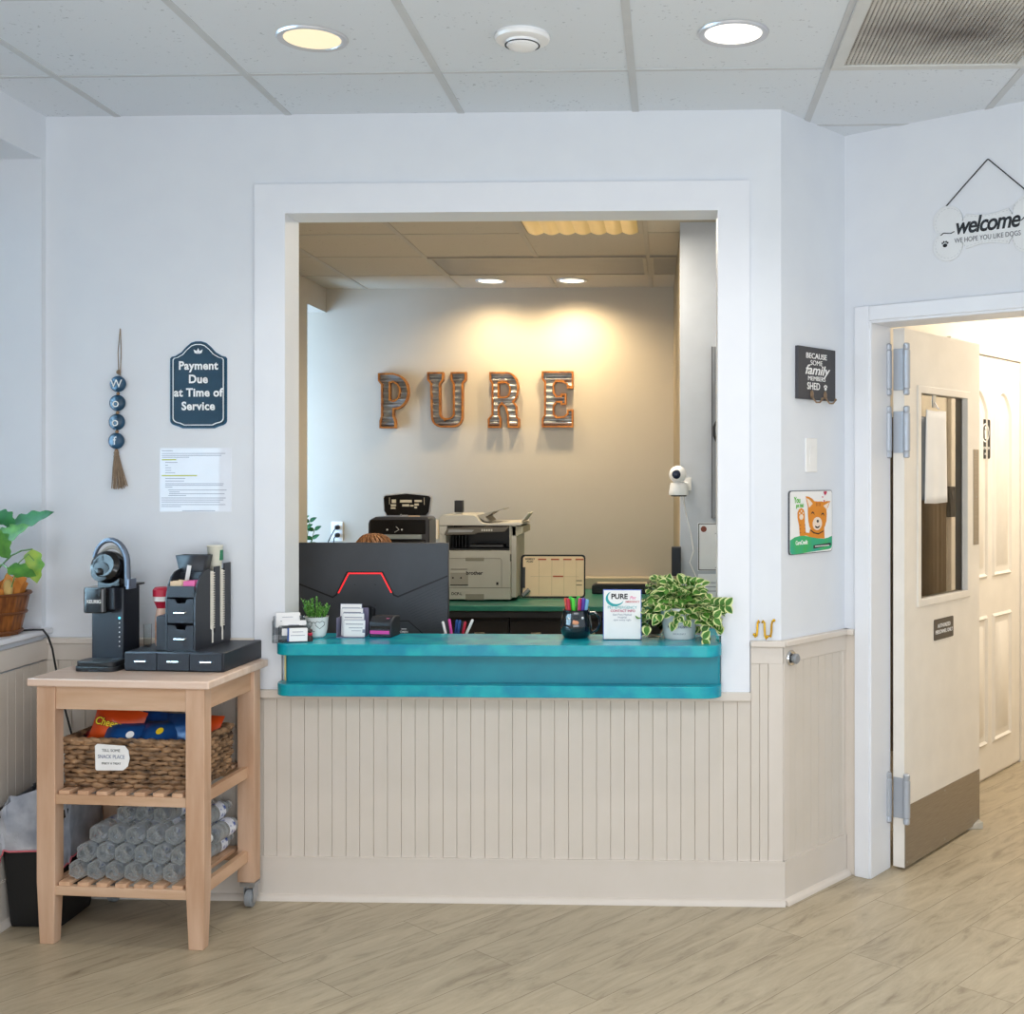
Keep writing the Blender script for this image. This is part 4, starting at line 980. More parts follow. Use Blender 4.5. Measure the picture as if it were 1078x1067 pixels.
text('lettering', 'Cheeps', .034, INK, o, -.022, -.0245, .008, bold=.05, shear=.1, wx=.85); text('lettering', 'Cheeps', .034, YEL, o, -.022, -.0255, .008, bold=.015, shear=.1, wx=.85)
bb = [(-.335, .115, .632, -42, 4, 4, BLUB, 'blue snack bag lying at the front of the basket under the orange bag'), (-.235, .125, .640, -48, -3, -4, BLUB, 'blue snack bag in the middle of the wicker basket'),
      (-.150, .150, .652, -25, -4, -4, BLUB, 'dark blue snack bag standing at the right end of the wicker basket'), (-.27, .215, .640, -30, 8, 6, BLU, 'blue snack bag behind the middle bag in the wicker basket'), (-.440, .165, .612, -60, 0, 8, REDB, 'red snack bag at the left end of the wicker basket'), (-.15, .245, .630, -35, 0, -8, ORGB, 'orange snack bag at the back right corner of the wicker basket')]
for i, (x, y, z, rx, ry, rz, m, lb) in enumerate(bb):
    o = bag(.15, .125, .045, m, 10 + i); put(o, x, y, z, rx, ry, rz); tag(o, lb, 'snack bag', 'snack bags in the wicker basket')
    if i in (0, 1): mb = MB(); mb.lathe([(.013, 0), (.013, .001)], 14, Matrix.Translation((.02, -.024, .005)) @ ROTX); mb.build('badge', YEL if i else WINK, o)
# ---- bottles
bot = thing('water_bottle', 'x', 'bottle')
mb = MB()
L_ = .195; rb = .0305
prof = [(.004, .010), (.012, .006), (.020, .001), (.026, .002), (.0298, .010), (rb, .02), (rb, .035), (.0285, .040), (rb, .045), (rb, .060), (.0285, .065), (rb, .070), (rb, .125), (.029, .135), (.022, .155), (.0135, .170), (.012, .176), (.0145, .178), (.0125, .180), (.0125, .190)]
mb.lathe(prof, 30, wob=lambda a, z: (.10 * math.cos(5 * a) if .0005 < z < .009 else .015 * math.cos(5 * a) if z < .02 else 0)); mb.build('bottle_body', PET, bot, angle=60)
mb = MB(); mb.lathe([(.0145, .180), (.0145, .192), (.013, .194)], 20); mb.build('cap', WHITE, bot)
mb = MB(); mb.lathe([(.0309, .076), (.0309, .118)], 30, caps=False); mb.build('label_band', [mat('bottle_label', 'e4e8f2', .4, col2='2a4a9c', scale=34, lo=.42, hi=.5, alpha=.95)], bot)
BR = .0312; z0 = .198 + BR; xs0 = -.462; first = True
ordn = ['first', 'second', 'third', 'fourth', 'fifth', 'sixth', 'seventh', 'eighth']
layout = []
rows_ = [(6, 0, .012), (6, .42, .020), (5, .9, .035), (3, 2.0, .08)]
for ri, (n, sh_, y) in enumerate(rows_):
    for i in range(n): layout.append((xs0 + (i + sh_) * .0628, y, z0 + ri * .0545, ri, i, 0))
for ri, (n, sh_) in enumerate(((6, .1), (6, .55), (5, 1.0))):
    for i in range(n): layout.append((xs0 + (i + sh_) * .0628, .225, z0 + ri * .0545, ri, i, 1))
rn = ['bottom', 'second', 'third', 'top']
for (x, y, z, ri, i, bk_) in layout:
    o = bot if first else copy_tree(bot); first = False
    v = cl(x, y + .028 + rnd.uniform(-.006, .006), z); o.location = v
    o.rotation_euler = Euler((R(-90), 0, CA + R(rnd.uniform(-9, 1) if not bk_ else -3)), 'XYZ')
    tag(o, f'clear water bottle, {ordn[i]} from left in the {rn[ri]} row of the {["front", "rear"][bk_]} layer', 'bottle', 'water bottles piled on the cart')

# ---- trash can
v = (-2.035, 3.925, 0)
t = thing('trash_can', 'black plastic trash can with a translucent bag liner beside the cart', 'trash can', (-2.082, 3.935, 0), 0)
def rloop(w, d, r, z, n=5): return [(x, y, z) for x, y in rrect(w, d, r, n)]
def loft(mb, loops, cap0=True, cap1=False):
    V = [[mb.bm.verts.new(p) for p in l] for l in loops]; n = len(loops[0])
    for A, B in zip(V, V[1:]):
        for i in range(n): mb.bm.faces.new((A[i], A[(i + 1) % n], B[(i + 1) % n], B[i]))
    if cap0: mb.bm.faces.new(V[0][::-1])
    if cap1: mb.bm.faces.new(V[-1])
    return V
mb = MB(); loft(mb, [rloop(.172, .21, .018, .004), rloop(.178, .215, .018, .02), rloop(.222, .265, .02, .365), rloop(.232, .275, .022, .37), rloop(.232, .275, .022, .395), rloop(.215, .26, .02, .395), rloop(.17, .20, .015, .02)]); mb.build('bin', mat('bin_black', '141517', .5), t)
mb = MB(); loops = []
for k, (w_, d_, z, am) in enumerate(((.238, .282, .24, .003), (.240, .286, .29, .006), (.242, .290, .35, .006), (.240, .290, .405, .008), (.212, .262, .432, .010), (.19, .23, .42, .010), (.16, .20, .36, .014), (.14, .17, .25, .008))):
    lp = []
    for i, (x, y, zz) in enumerate(rloop(w_, d_, .05, z, 12)):
        a = i * .9 + k * 1.3
        dz = (.026 * math.sin(i * .35 + 1) + .006 * math.sin(i * 2.3)) * (1 if k == 0 else .9 if k in (3, 4) else .4)
        lp.append((x + am * math.sin(a * 2.1), y + am * math.cos(a * 1.3), zz + dz + (.03 * (x / .11) if k in (3, 4) else 0)))
    loops.append(lp)
loft(mb, loops, cap0=False); o = mb.build('liner', LINER, t, angle=80)
mb = MB(); mb.tube([(x * 1.005, y * 1.005, z - .003) for x, y, z in loops[0]], .003, 6, closed=True); mb.build('drawstring', mat('liner_red', 'd6707a', .5), t)
# ---- window plant in basket
pc = (-2.30, 3.93)
t = thing('potted_plant', 'leafy green plant in a dark wooden splint basket on the window sill', 'potted plant', (pc[0], pc[1], WZ0 + .022))
mb = MB(); mb.lathe([(.098, 0), (.102, .01), (.128, .13), (.130, .142), (.122, .142), (.10, .02)], 40, wob=lambda a, z: .012 * (1 if math.sin(14 * a) > 0 else -1)); bq = mb.build('basket_pot', BASKW, t, angle=20)
mb = MB()
for z, r in ((.138, .133), (.075, .119), (.012, .106)): mb.tube([(r * math.cos(a), r * math.sin(a), z) for a in [i * PI / 20 for i in range(40)]], .005, 6, closed=True)
mb.build('hoop', mat('basket_hoop', '6b3d1c', .45), t)
mb = MB(); n = 40; A = []; 
A = [mb.bm.verts.new((.10 * math.cos(2 * PI * i / n), .10 * math.sin(2 * PI * i / n), .11)) for i in range(n)]
B = [mb.bm.verts.new(((.118 + .012 * math.sin(i * 2.2)) * math.cos(2 * PI * i / n), (.118 + .012 * math.sin(i * 2.2)) * math.sin(2 * PI * i / n), .165 + .03 * math.sin(i * 1.1) * math.cos(i * .4))) for i in range(n)]
D_ = [mb.bm.verts.new((.085 * math.cos(2 * PI * i / n), .085 * math.sin(2 * PI * i / n), .18 + .03 * math.sin(i * 1.7))) for i in range(n)]
for P_, Q_ in ((A, B), (B, D_)):
    for i in range(n): mb.bm.faces.new((P_[i], P_[(i + 1) % n], Q_[(i + 1) % n], Q_[i]))
mb.build('paper_wrap', KRAFT, t, angle=20)
def leafmesh(mb, M, L, W, lobes=0, mi=0, mi2=None, curl=.2, n=8):
    """leaf along local +X, normal +Z; optional lobed edge and cream rim"""
    mid = []; lt = []; rt = []; li = []; ri_ = []
    for i in range(n + 1):
        u = i / n; w_ = W / 2 * (math.sin(PI * min(1, u ** .75)) ** .8 if 0 < u < 1 else 0)
        if lobes: w_ *= 1 - .28 * (0.5 + 0.5 * math.cos(u * lobes * 2 * PI))
        z = -curl * L * u * u; x = u * L
        mid.append(mb.bm.verts.new(M @ Vector((x, 0, z)))); zz = z + w_ * .25
        lt.append(mb.bm.verts.new(M @ Vector((x, w_, zz)))); rt.append(mb.bm.verts.new(M @ Vector((x, -w_, zz))))
        if mi2 is not None: li.append(mb.bm.verts.new(M @ Vector((x, w_ * .62, z + w_ * .16)))); ri_.append(mb.bm.verts.new(M @ Vector((x, -w_ * .62, z + w_ * .16))))
    for i in range(n):
        if mi2 is None:
            mb.bm.faces.new((mid[i], mid[i + 1], lt[i + 1], lt[i])).material_index = mi; mb.bm.faces.new((rt[i], rt[i + 1], mid[i + 1], mid[i])).material_index = mi
        else:
            mb.bm.faces.new((mid[i], mid[i + 1], li[i + 1], li[i])).material_index = mi; mb.bm.faces.new((ri_[i], ri_[i + 1], mid[i + 1], mid[i])).material_index = mi
            mb.bm.faces.new((li[i], li[i + 1], lt[i + 1], lt[i])).material_index = mi2; mb.bm.faces.new((rt[i], rt[i + 1], ri_[i + 1], ri_[i])).material_index = mi2
def orient(p, d, roll=0, up=(0, 0, 1)):
    x = Vector(d).normalized(); z = Vector(up); z = (z - x * z.dot(x)); z = z.normalized() if z.length > 1e-4 else x.orthogonal().normalized()
    y = z.cross(x); M = Matrix((( x.x, y.x, z.x, p[0]), (x.y, y.y, z.y, p[1]), (x.z, y.z, z.z, p[2]), (0, 0, 0, 1)))
    return M @ Matrix.Rotation(R(roll), 4, 'X')
lv = MB(); st = MB()
def WP(px, py, Y): p = at(px, py, Y); return Vector((p.x - pc[0], Y - pc[1], p.z - WZ0 - .022))
big = [((-20, 600, 3.92), (5, 560, 3.9), (50, 537, 3.88), .17, .10, 0, 4, 70), ((-15, 600, 3.9), (-8, 575, 3.86), (25, 552, 3.84), .16, .11, 1, 4, 60),
       ((-25, 610, 3.9), (-4, 540, 3.88), (14, 552, 3.86), .13, .09, 0, 3, 60), ((-10, 610, 3.9), (34, 578, 3.86), (38, 612, 3.85), .15, .09, 2, 3, -80),
       ((-10, 610, 3.88), (8, 598, 3.82), (36, 604, 3.82), .12, .08, 1, 3, 60), ((-20, 610, 3.88), (-10, 560, 3.82), (8, 585, 3.8), .13, .11, 1, 4, 70),
       ((-20, 610, 3.95), (-30, 550, 3.98), (-50, 540, 4.0), .17, .12, 0, 3, 50), ((-20, 610, 3.9), (-50, 570, 3.85), (-90, 580, 3.8), .18, .12, 1, 4, 50)]
for (a, b_, c_, L__, W__, mi, lob, roll) in big:
    A, B, D_ = WP(*a), WP(*b_), WP(*c_); st.tube([(A + (B - A) * u + Vector((0, 0, .03 * math.sin(PI * u)))) for u in (0, .25, .5, .75, 1)], .003, 6)
    L1 = (D_ - B).length * 1.05
    leafmesh(lv, orient(B, D_ - B, 0, (.2, -.8, .6)), L1, W__ * .75, lob, mi, curl=.12, n=20)
st.tube([WP(12, 618, 3.85), WP(20, 592, 3.84), WP(30, 583, 3.84), WP(36, 590, 3.84)], .002, 6)
lv.build('foliage', [LEAFD, LEAF, LEAFY], t, normals=False, angle=60); st.build('stem', STEM, t)
mb = MB(); mb.ball((.10, -.05, .16), .022, (.7, .7, 1.4)); mb.build('dry_bloom', mat('straw', 'c9a866', .7), t)
# cord from sill to behind the cart
mb = MB(); mb.tube([(-2.24, 4.0, .951), (-2.19, 4.02, .952), (-2.165, 4.035, .950), (-2.152, 4.045, .925), (-2.145, 4.06, .88), (-2.140, 4.07, .82), (-2.12, 4.08, .70), (-2.09, 4.085, .58), (-2.06, 4.09, .48)], .0035, 8)
o = mb.build('extension_cord', CORD); tag(o, 'black power cord running down from the window sill behind the cart', 'cord')

# ================================================================== counter items
def cpos(px, py): p = on_z(px, py, ZT); return p
# card holder with cards (left)
p = on_z(306, 677, ZT)
t = thing('card_holder', 'tiered clear acrylic business card holder at the left end of the counter', 'card holder', (p.x - .005, p.y + .03, ZT), R(14))
mb = MB()
for (x0, x1, y, z0, z1) in ((-.065, .04, .05, .02, .085), (-.045, .06, .02, 0, .055)):
    mb.box(x0, x1, y, y + .002, z0, z1); mb.box(x0, x0 + .002, y - .02, y + .002, z0, z1)
mb.box(-.065, -.062, -.01, .06, 0, .075); mb.box(-.065, .05, -.01, .06, 0, .003); mb.build('acrylic_tray', ACRY, t)
cards = [(-.018, .044, .045, 'upper tier'), (.004, .018, .020, 'middle tier'), (.020, -.012, .0035, 'lower tier')]
for i, (x, y, z, lb) in enumerate(cards):
    o = thing('business_card_stack', f'white business cards in the {lb} of the clear holder', 'business cards', (0, 0, 0), R(14), 'business cards in the clear holder')
    v = Matrix.Rotation(R(14), 4, 'Z') @ Vector((x, y, 0)); o.location = (p.x - .005 + v.x, p.y + .03 + v.y, ZT + z); 
    w_ = .078 if i < 2 else .058; h_ = .052 if i < 2 else .046
    mb = MB(); T = Matrix.Rotation(R(-14), 4, 'X')
    for k in range(4): mb.box(-w_ / 2 + k * .001, w_ / 2 + k * .001, k * .0014 - .004, k * .0014 - .0031, 0, h_ - k * .0005, T)
    mb.build('card', PAPER, o)
    mb = MB(); 
    for zz, ww in ((h_ * .68, .018), (h_ * .42, .024)): mb.box(-ww, ww, -.0048, -.0042, zz, zz + .0016, T)
    mb.build('card_text', GINK, o)
    if i == 2:
        mb = MB(); mb.box(-w_ / 2 - .006, -w_ / 2, -.006, .006, 0, h_, T); mb.build('blue_edge', BLU, o)
p2 = on_z(326, 675, ZT)
mb = MB(); mb.lathe([(.009, 0), (.010, .012), (.006, .02), (.007, .026)], 16); mb.ball((0, 0, .036), .008)
t = thing('figurine', 'tiny dark figurine with a red scarf beside the face planter', 'figurine', (p2.x, p2.y + .005, ZT)); mb.build('figure_body', mat('figurine_dark', '3b2b2b', .6), t)
mb = MB(); mb.lathe([(.0075, .020), (.0095, .026), (.006, .03)], 16); mb.build('scarf', RED, t)
# face planter
p = on_z(330.5, 672, ZT)
t = thing('face_planter', 'small white pot with drawn heart glasses and a bushy green succulent', 'potted plant', (p.x, p.y + .035, ZT))
mb = MB(); mb.lathe([(.022, 0), (.030, .006), (.037, .03), (.0405, .072), (.042, .074), (.039, .074), (.035, .06)], 36); mb.build('pot', CERAM, t)
mb = MB(); mb.lathe([(.001, .062), (.036, .062)], 24, caps=False); mb.build('soil', SOIL, t)
def onpot(mb, pts, r=.0009, closed=False):
    mb.tube([(x, -math.sqrt(max(0, (.0405 - (.072 - z) * .085 + .0008) ** 2 - x * x)), z) for x, z in pts], r, 5, closed=closed)
mb = MB()
for cx_ in (-.020, .020): onpot(mb, [(cx_ + .014 * s * 1, .048 + zz) for s, zz in ((0, .008), (.5, .013), (1, .007), (.9, -.002), (0, -.014), (-.9, -.002), (-1, .007), (-.5, .013))], closed=True)
onpot(mb, [(-.006, .056), (0, .058), (.006, .056)]); onpot(mb, [(-.003, .026), (0, .0245), (.003, .026)])
mb.build('face_drawing', INK, t)
mb = MB(); r = random.Random(3)
for i in range(38):
    a = r.uniform(0, 2 * PI); rr = .026 * r.random() ** .5; h_ = r.uniform(.03, .055) + (.022 if math.cos(a) < -.2 and rr < .022 else 0); base_ = Vector((rr * math.cos(a), rr * math.sin(a), .062)); d = Vector((math.cos(a) * .55 * rr / .026, math.sin(a) * .55 * rr / .026, 1)).normalized()
    mb.tube([base_, base_ + d * h_], .0011, 4)
    for k in range(9):
        u = .25 + .75 * k / 8; q_ = base_ + d * h_ * u; ang = k * 2.4 + i; dd = Vector((math.cos(ang), math.sin(ang), .9 + u))
        leafmesh(mb, orient(q_, dd), .012, .0065, 0, 0, curl=.05, n=3)
mb.build('succulent', SUCC, t, normals=False, angle=60)
# brochure holder
p = on_z(367, 672, ZT)
t = thing('brochure_holder', 'stand of stepped white cards with small print beside the face planter', 'card stand', (p.x, p.y + .02, ZT), R(-3))
mb = MB(); mb.box(-.048, .048, .0, .062, 0, .003); mb.box(-.050, -.048, 0, .062, 0, .07); mb.box(-.048, .048, .060, .062, 0, .10); mb.build('stand', mat('stand_purple', '8c86a8', .4, trans=.4), t)
for k, (y, h_, dx) in enumerate(((.008, .058, .012), (.022, .080, .003), (.036, .096, -.006), (.048, .110, -.015))):
    T = Matrix.Translation((dx, y, .003)) @ Matrix.Rotation(R(-6), 4, 'X')
    mb = MB(); mb.box(-.038, .038, -.002, 0, 0, h_, T); mb.build('card', PAPER, t)
    mb = MB(); mb.box(-.0395, .0395, 0, .0012, 0, h_ + .0015, T); mb.build('card_backing', mat('card_shadow', '7d86a5', .6), t)
    mb = MB(); mb.box(-.032, .032, -.0026, -.002, h_ - .015, h_ - .0125, T)
    if k == 0: mb.box(-.02, .03, -.0026, -.002, .03, .032, T); mb.box(-.01, .025, -.0026, -.002, .02, .0215, T); mb.box(.03, .04, -.0026, -.002, .014, .026, T)
    mb.build('printed_line', GINK, t)
# card reader
p = on_z(400, 671, ZT)
t = thing('card_reader', 'small black card payment terminal with a magenta front strip on the counter', 'card reader', (p.x, p.y + .005, ZT), R(-8))
mb = MB(); 
mb.bm.verts.ensure_lookup_table()
prof = [(0, 0), (.085, 0), (.085, .070), (.03, .072), (0, .052)]
a = [mb.bm.verts.new((-.042, y, z)) for y, z in prof]; b_ = [mb.bm.verts.new((.042, y, z)) for y, z in prof]; mb.bm.faces.new(a); mb.bm.faces.new(b_[::-1])
for i in range(5): mb.bm.faces.new((a[i], b_[i], b_[(i + 1) % 5], a[(i + 1) % 5]))
mb.build('case', BLACK2, t, bev=.004)
mb = MB(); mb.box(-.038, .034, -.003, .001, .012, .024); mb.build('strip', MAG, t, bev=.001)
mb = MB(); mb.box(-.036, .036, -.0015, .004, .030, .040); mb.build('slot', GLOSSB, t)
mb = MB(); mb.box(.018, .028, .01, .02, .0655, .0665); mb.build('indicator', mat('pink_light', 'e86a9a', .5), t)
# mug with pens
p = on_z(607, 673, ZT)
mugc = Vector((p.x - .006, p.y + .055, ZT))
t = thing('black_mug', 'glossy black mug holding coloured pens, decorated with a small face', 'mug', mugc)
mb = MB(); mb.lathe([(.040, 0), (.046, .004), (.055, .025), (.056, .050), (.050, .078), (.046, .095), (.0475, .100), (.044, .100), (.042, .09), (.046, .05), (.040, .008), (.001, .006)], 40, caps=False)
mb.build('cup', mat('mug_black', '10181f', .1, coat=.5), t)
mb = MB(); mb.tube([(.046, 0, .086), (.066, 0, .088), (.082, 0, .072), (.084, 0, .05), (.072, 0, .028), (.050, 0, .016)], .006, 10); mb.build('handle', mat('mug_black', '', .1), t)
mb = MB(); mb.ball((.002, -.053, .058), .010, (1.2, .6, .8)); mb.ball((-.004, -.055, .064), .004); mb.build('beak', mat('peach', 'e39a74', .5), t)
mb = MB(); mb.ball((-.022, -.046, .072), .0045); mb.ball((.026, -.044, .074), .0045); mb.build('eye', WHITE, t)
pens = [(-.034, 0, -8, ORG, 'orange red'), (-.026, -.016, -6, RED, 'red'), (-.016, .004, -5, GRN, 'green'), (-.006, -.014, -3, mat('lime', '52d63e', .4), 'lime green'), (.004, .012, 2, GRN, 'dark green'), (.010, -.016, 4, mat('crimson', 'b3245e', .4), 'crimson'),
        (.018, .004, 5, WHITE, 'white'), (.024, -.012, 6, PURP, 'purple'), (.032, .006, 7, BLU, 'blue'), (.036, -.006, 9, mat('sky', '7cb9dc', .4), 'light blue')]
def pen(m, label, group, L=.14, r=.0048, capm=None):
    t = thing('pen', label, 'pen', (0, 0, 0), 0, group)
    mb = MB(); mb.lathe([(.001, 0), (.0025, .012), (r * .9, .022), (r, .03), (r, L * .62)], 12); mb.build('barrel', m, t)
    mb = MB(); mb.lathe([(r * 1.15, L * .60), (r * 1.15, L * .97), (r * .8, L)], 12); mb.box(-.0012, .0012, -r * 1.9, -r, L * .62, L * .96); mb.build('cap', capm or m, t)
    return t
for (x, y, tilt, m, nm) in pens:
    o = pen(m, f'{nm} pen standing in the black mug', 'pens in the black mug', L=.130 + rnd.uniform(-.006, .004), r=.006); o.location = mugc + Vector((x * .55, y * .6, .012)); o.rotation_euler = (R(y * -200), R(tilt * 1.05), 0)
# sign holder
p = on_z(655, 673.5, ZT)
t = thing('counter_sign', 'white upright pet emergency contact card in a blue edged stand on the counter', 'sign', (p.x, p.y + .004, ZT))
sw, sh_ = .134, .176
mb = MB(); mb.box(-sw / 2, sw / 2, 0, .004, 0, sh_); mb.box(-sw / 2, sw / 2, 0, .05, 0, .003); mb.build('holder', mat('acrylic_blue_edge', '3b5fc0', .2), t)
mb = MB(); mb.box(-sw / 2 + .0025, sw / 2 - .0025, -.001, 0, .003, sh_ - .003); cd = mb.build('card', PAPER, t)
mb = MB(); arc_o = []; arc_i = []
for i in range(15):
    a = R(130 + 200 * i / 14); arc_o.append((-.026 + .032 * math.cos(a), .144 + .027 * math.sin(a))); arc_i.append((-.021 + .029 * math.cos(a) * (1 - .25 * math.sin(PI * i / 14) * 0 ), .149 + .024 * math.sin(a)))
mb.mesh(curve_mesh([arc_o + arc_i[::-1]], .0002), Matrix.Translation((0, -.0013, 0)) @ ROTX); mb.build('logo_swoosh', LTEAL, cd)
text('lettering', 'PURE', .025, INK, cd, -.010, -.0014, .151, bold=.03); text('lettering', 'Pet', .016, PINK, cd, .036, -.0014, .147, shear=.3); text('lettering', 'EMERGENCY', .0085, RED, cd, .036, -.0014, .133, bold=.01)
text('lettering', 'PET EMERGENCY', .0135, LTEAL, cd, 0, -.0014, .113); text('lettering', 'CONTACT INFO', .0115, mat('crimson', ''), cd, .002, -.0014, .101, bold=.02)
text('lettering', 'East Pure Medical\nHospital\nopen every night', .0092, GINK, cd, 0, -.0014, .079)
# glass tumbler behind ivy
p = on_z(686, 671.5, ZT)
t = thing('glass_jar', 'round clear glass jar between the counter sign and the ivy pot', 'jar', (p.x + .005, p.y + .05, ZT))
mb = MB(); mb.lathe([(.001, 0), (.026, 0), (.038, .015), (.042, .04), (.036, .062), (.038, .066), (.036, .066), (.034, .062), (.040, .04), (.036, .017), (.025, .003), (.001, .003)], 36, caps=False); mb.build('glass_body', GLASS, t)
# ivy plant
p = on_z(714, 673, ZT)
iv = Vector((p.x + .004, p.y + .045, ZT))
t = thing('ivy_plant', 'variegated trailing ivy in a white lettered pot at the right end of the counter', 'potted plant', iv)
mb = MB(); mb.lathe([(.052, 0), (.055, .004), (.066, .098), (.069, .102), (.069, .110), (.062, .110), (.057, .09)], 40); mb.build('pot', CERAM, t)
mb = MB(); mb.lathe([(.001, .094), (.054, .094)], 24, caps=False); mb.build('soil', SOIL, t)
def wraptext(s, size, z, m, parent, r, **k):
    me = text_mesh(s, size, ext=.0001, **k)
    mb = MB(); mb.mesh(me, ROTX)
    for v in mb.bm.verts:
        rr = r + z * .11 + .0006 - v.co.y; a = v.co.x / r; v.co = Vector((rr * math.sin(a), -rr * math.cos(a), v.co.z + z))
    return mb.build('lettering', m, parent, normals=False)
nvy = mat('pot_navy', '26365e', .6)
wraptext('ANIMAL HOSPITAL', .0125, .045, nvy, t, .055, bold=.02, wx=.78); wraptext('E M E R G E N C Y', .009, .020, nvy, t, .055, wx=.6)
mb = MB(); paw(mb, 0, .072, .011, -.0645); mb.build('paw_print', nvy, t)
r = random.Random(11); lv = MB(); st = MB()
for i in range(34):
    a = 2 * PI * i / 34 + r.uniform(-.2, .2); lng = r.uniform(.06, .115); up_ = r.uniform(.01, .09)
    x_b = math.cos(a) * 1.25; y_b = math.sin(a) * .8; pts = []
    P0 = Vector((.02 * math.cos(a), .02 * math.sin(a), .095))
    drop = r.uniform(0, .05) if i % 3 else r.uniform(.03, .09)
    for k in range(7):
        u = k / 6; pts.append(P0 + Vector((x_b * lng * u, y_b * lng * u * .9, up_ * math.sin(PI * min(1, u * 1.05)) * 1.3 - drop * u * u + .015 * u)))
    # keep vines above the ledge and clear of the jamb on the right
    pts = [Vector((q_.x, q_.y, max(q_.z, .02))) for q_ in pts]
    pts = [Vector((q_.x, min(q_.y, -.075 - iv.y + 4.165) if q_.x + iv.x > .10 else q_.y, q_.z)) for q_ in pts]
    st.tube(pts, .0011, 5)
    for k in range(1, 7):
        for s_ in (1, -1) if k > 1 else (1,):
            d = (pts[k] - pts[k - 1]).normalized(); sd = Vector((-d.y, d.x, 0)) * s_; dd = (d * .5 + sd * .8 + Vector((0, -.25, r.uniform(-.2, .45)))).normalized()
            upv = Vector((r.uniform(-.3, .3), -.75, .75))
            L1 = r.uniform(.024, .040); leafmesh(lv, orient(pts[k], dd, 0, upv), L1, L1 * .85, 0, 0, 1 if r.random() < .8 else None, curl=.15, n=7)
for k in range(70):   # crown leaves
    a = r.uniform(0, 2 * PI); rr = .085 * r.random() ** .5; z = .118 + .055 * (1 - (rr / .09) ** 2) + r.uniform(-.01, .015)
    q_ = Vector((rr * 1.15 * math.cos(a), rr * .8 * math.sin(a), z)); dd = Vector((math.cos(a) + r.uniform(-.5, .5), math.sin(a) * .6 - .25, r.uniform(-.1, .4)))
    q_.x = min(q_.x, .155 - iv.x)
    L1 = r.uniform(.026, .042); leafmesh(lv, orient(q_, dd, 0, (r.uniform(-.4, .4), -.7, .8)), L1, L1 * .85, 0, 0, 1 if r.random() < .75 else None, curl=.15, n=7)
for (tx, ty) in ((764, 637), (752, 650), (740, 672)):   # trailing shoots to the right
    q1 = at(tx, ty, 4.06) - iv; pts = [Vector((.05, -.01, .10)), Vector((.07, -.02, .12)) + (q1 - Vector((.07, -.02, .12))) * .4, q1]
    pts = [pts[0] + (pts[1] - pts[0]) * u for u in (0, .5, 1)] + [pts[1] + (pts[2] - pts[1]) * u for u in (.33, .66, 1)]
    for v in pts: v.z = max(v.z, .012)
    st.tube(pts, .0012, 5)
    for k in range(1, 6):
        for s_ in (1, -1): leafmesh(lv, orient(pts[k], (.6, s_ * .1 - .1, .7 * s_), 0, (0, -1, .3)), .036, .03, 0, 0, 1, curl=.12, n=7)
lv.build('foliage', [LEAF, CREAML], t, normals=False, angle=60); st.build('vine', STEM, t)
# pens in a low cup behind the ledge
cc = Vector((at(482, 665, 4.42).x, 4.42, .74))
t = thing('pen_cup', 'dark pen cup behind the counter ledge, only its pens showing above', 'pen cup', cc)
mb = MB(); loft(mb, [rloop(.15, .07, .01, 0), rloop(.15, .07, .01, .10), rloop(.144, .064, .01, .10), rloop(.144, .064, .01, .006)]); mb.build('cup', BLACK2, t)
for i, (px, m, cm, nm, tilt, L) in enumerate(((468, BLACK, WHITE, 'black and white', -14, .150), (474, MAG, MAG, 'bright pink', -9, .155), (480, DGREY, BLU, 'blue capped', 6, .150), (484, BLU, BLU, 'royal blue', 8, .152), (489, RED, RED, 'red', 12, .146), (487, DGREY, DGREY, 'dark grey', 3, .142), (494, YEL, WHITE, 'yellow pencil', 24, .168))):
    o = pen(m, f'{nm} pen sticking up behind the counter ledge' if i < 6 else 'yellow pencil with pale eraser leaning right behind the counter ledge', 'pens in the low cup behind the ledge', L, .0046, cm)
    x = at(px, 665, 4.42).x; o.location = (x - math.sin(R(tilt)) * .13, 4.42 + (i % 3 - 1) * .012, .792); o.rotation_euler = (0, R(tilt), 0)

# ================================================================== monitor
MY = 4.56
m0, m1 = at(308, 571, MY), at(472, 668, MY); mw = m1.x - m0.x; mh = .365; mz1 = m0.z
t = thing('computer_monitor', 'large dark grey monitor seen from behind with a red angular light strip', 'monitor', ((m0.x + m1.x) / 2, MY, .74))
zc = mz1 - .74
mb = MB(); mb.box(-mw / 2, mw / 2, 0, .025, zc - mh, zc); mb.build('shell', MONI, t, bev=.004)
mb = MB(); mb.box(-mw / 2 + .006, mw / 2 - .006, .0251, .027, zc - mh + .015, zc - .006); mb.build('screen', GLOSSB, t)
def mp_(x, y): # zoom crop pixel (5.335 scale from 280,500) to local
    p = at(280 + x / 5.335, 500 + y / 5.335, MY); return (p.x - (m0.x + m1.x) / 2, p.z - .74)
def strip(mb, pts, w_, y0=-.0012, y1=.001):
    for a, b_ in zip(pts, pts[1:]):
        a, b_ = Vector(a), Vector(b_); d = (b_ - a).normalized(); n_ = Vector((-d.y, d.x)) * w_ / 2; a2 = a - d * w_ * .3; b2 = b_ + d * w_ * .3
        mb.prism([tuple(a2 + n_), tuple(b2 + n_), tuple(b2 - n_), tuple(a2 - n_)], y0, y1)
mb = MB(); strip(mb, [mp_(*a) for a in ((155, 598), (375, 685), (395, 672), (455, 545), (655, 545), (718, 672), (742, 682), (1020, 566))], .006); mb.build('panel_groove', mat('groove_black', '07080b', .5), t)
mb = MB(); strip(mb, [mp_(*a) for a in ((408, 660), (465, 551), (648, 551), (704, 658))], .0055, -.002, 0); mb.build('light_strip', LRED, t)
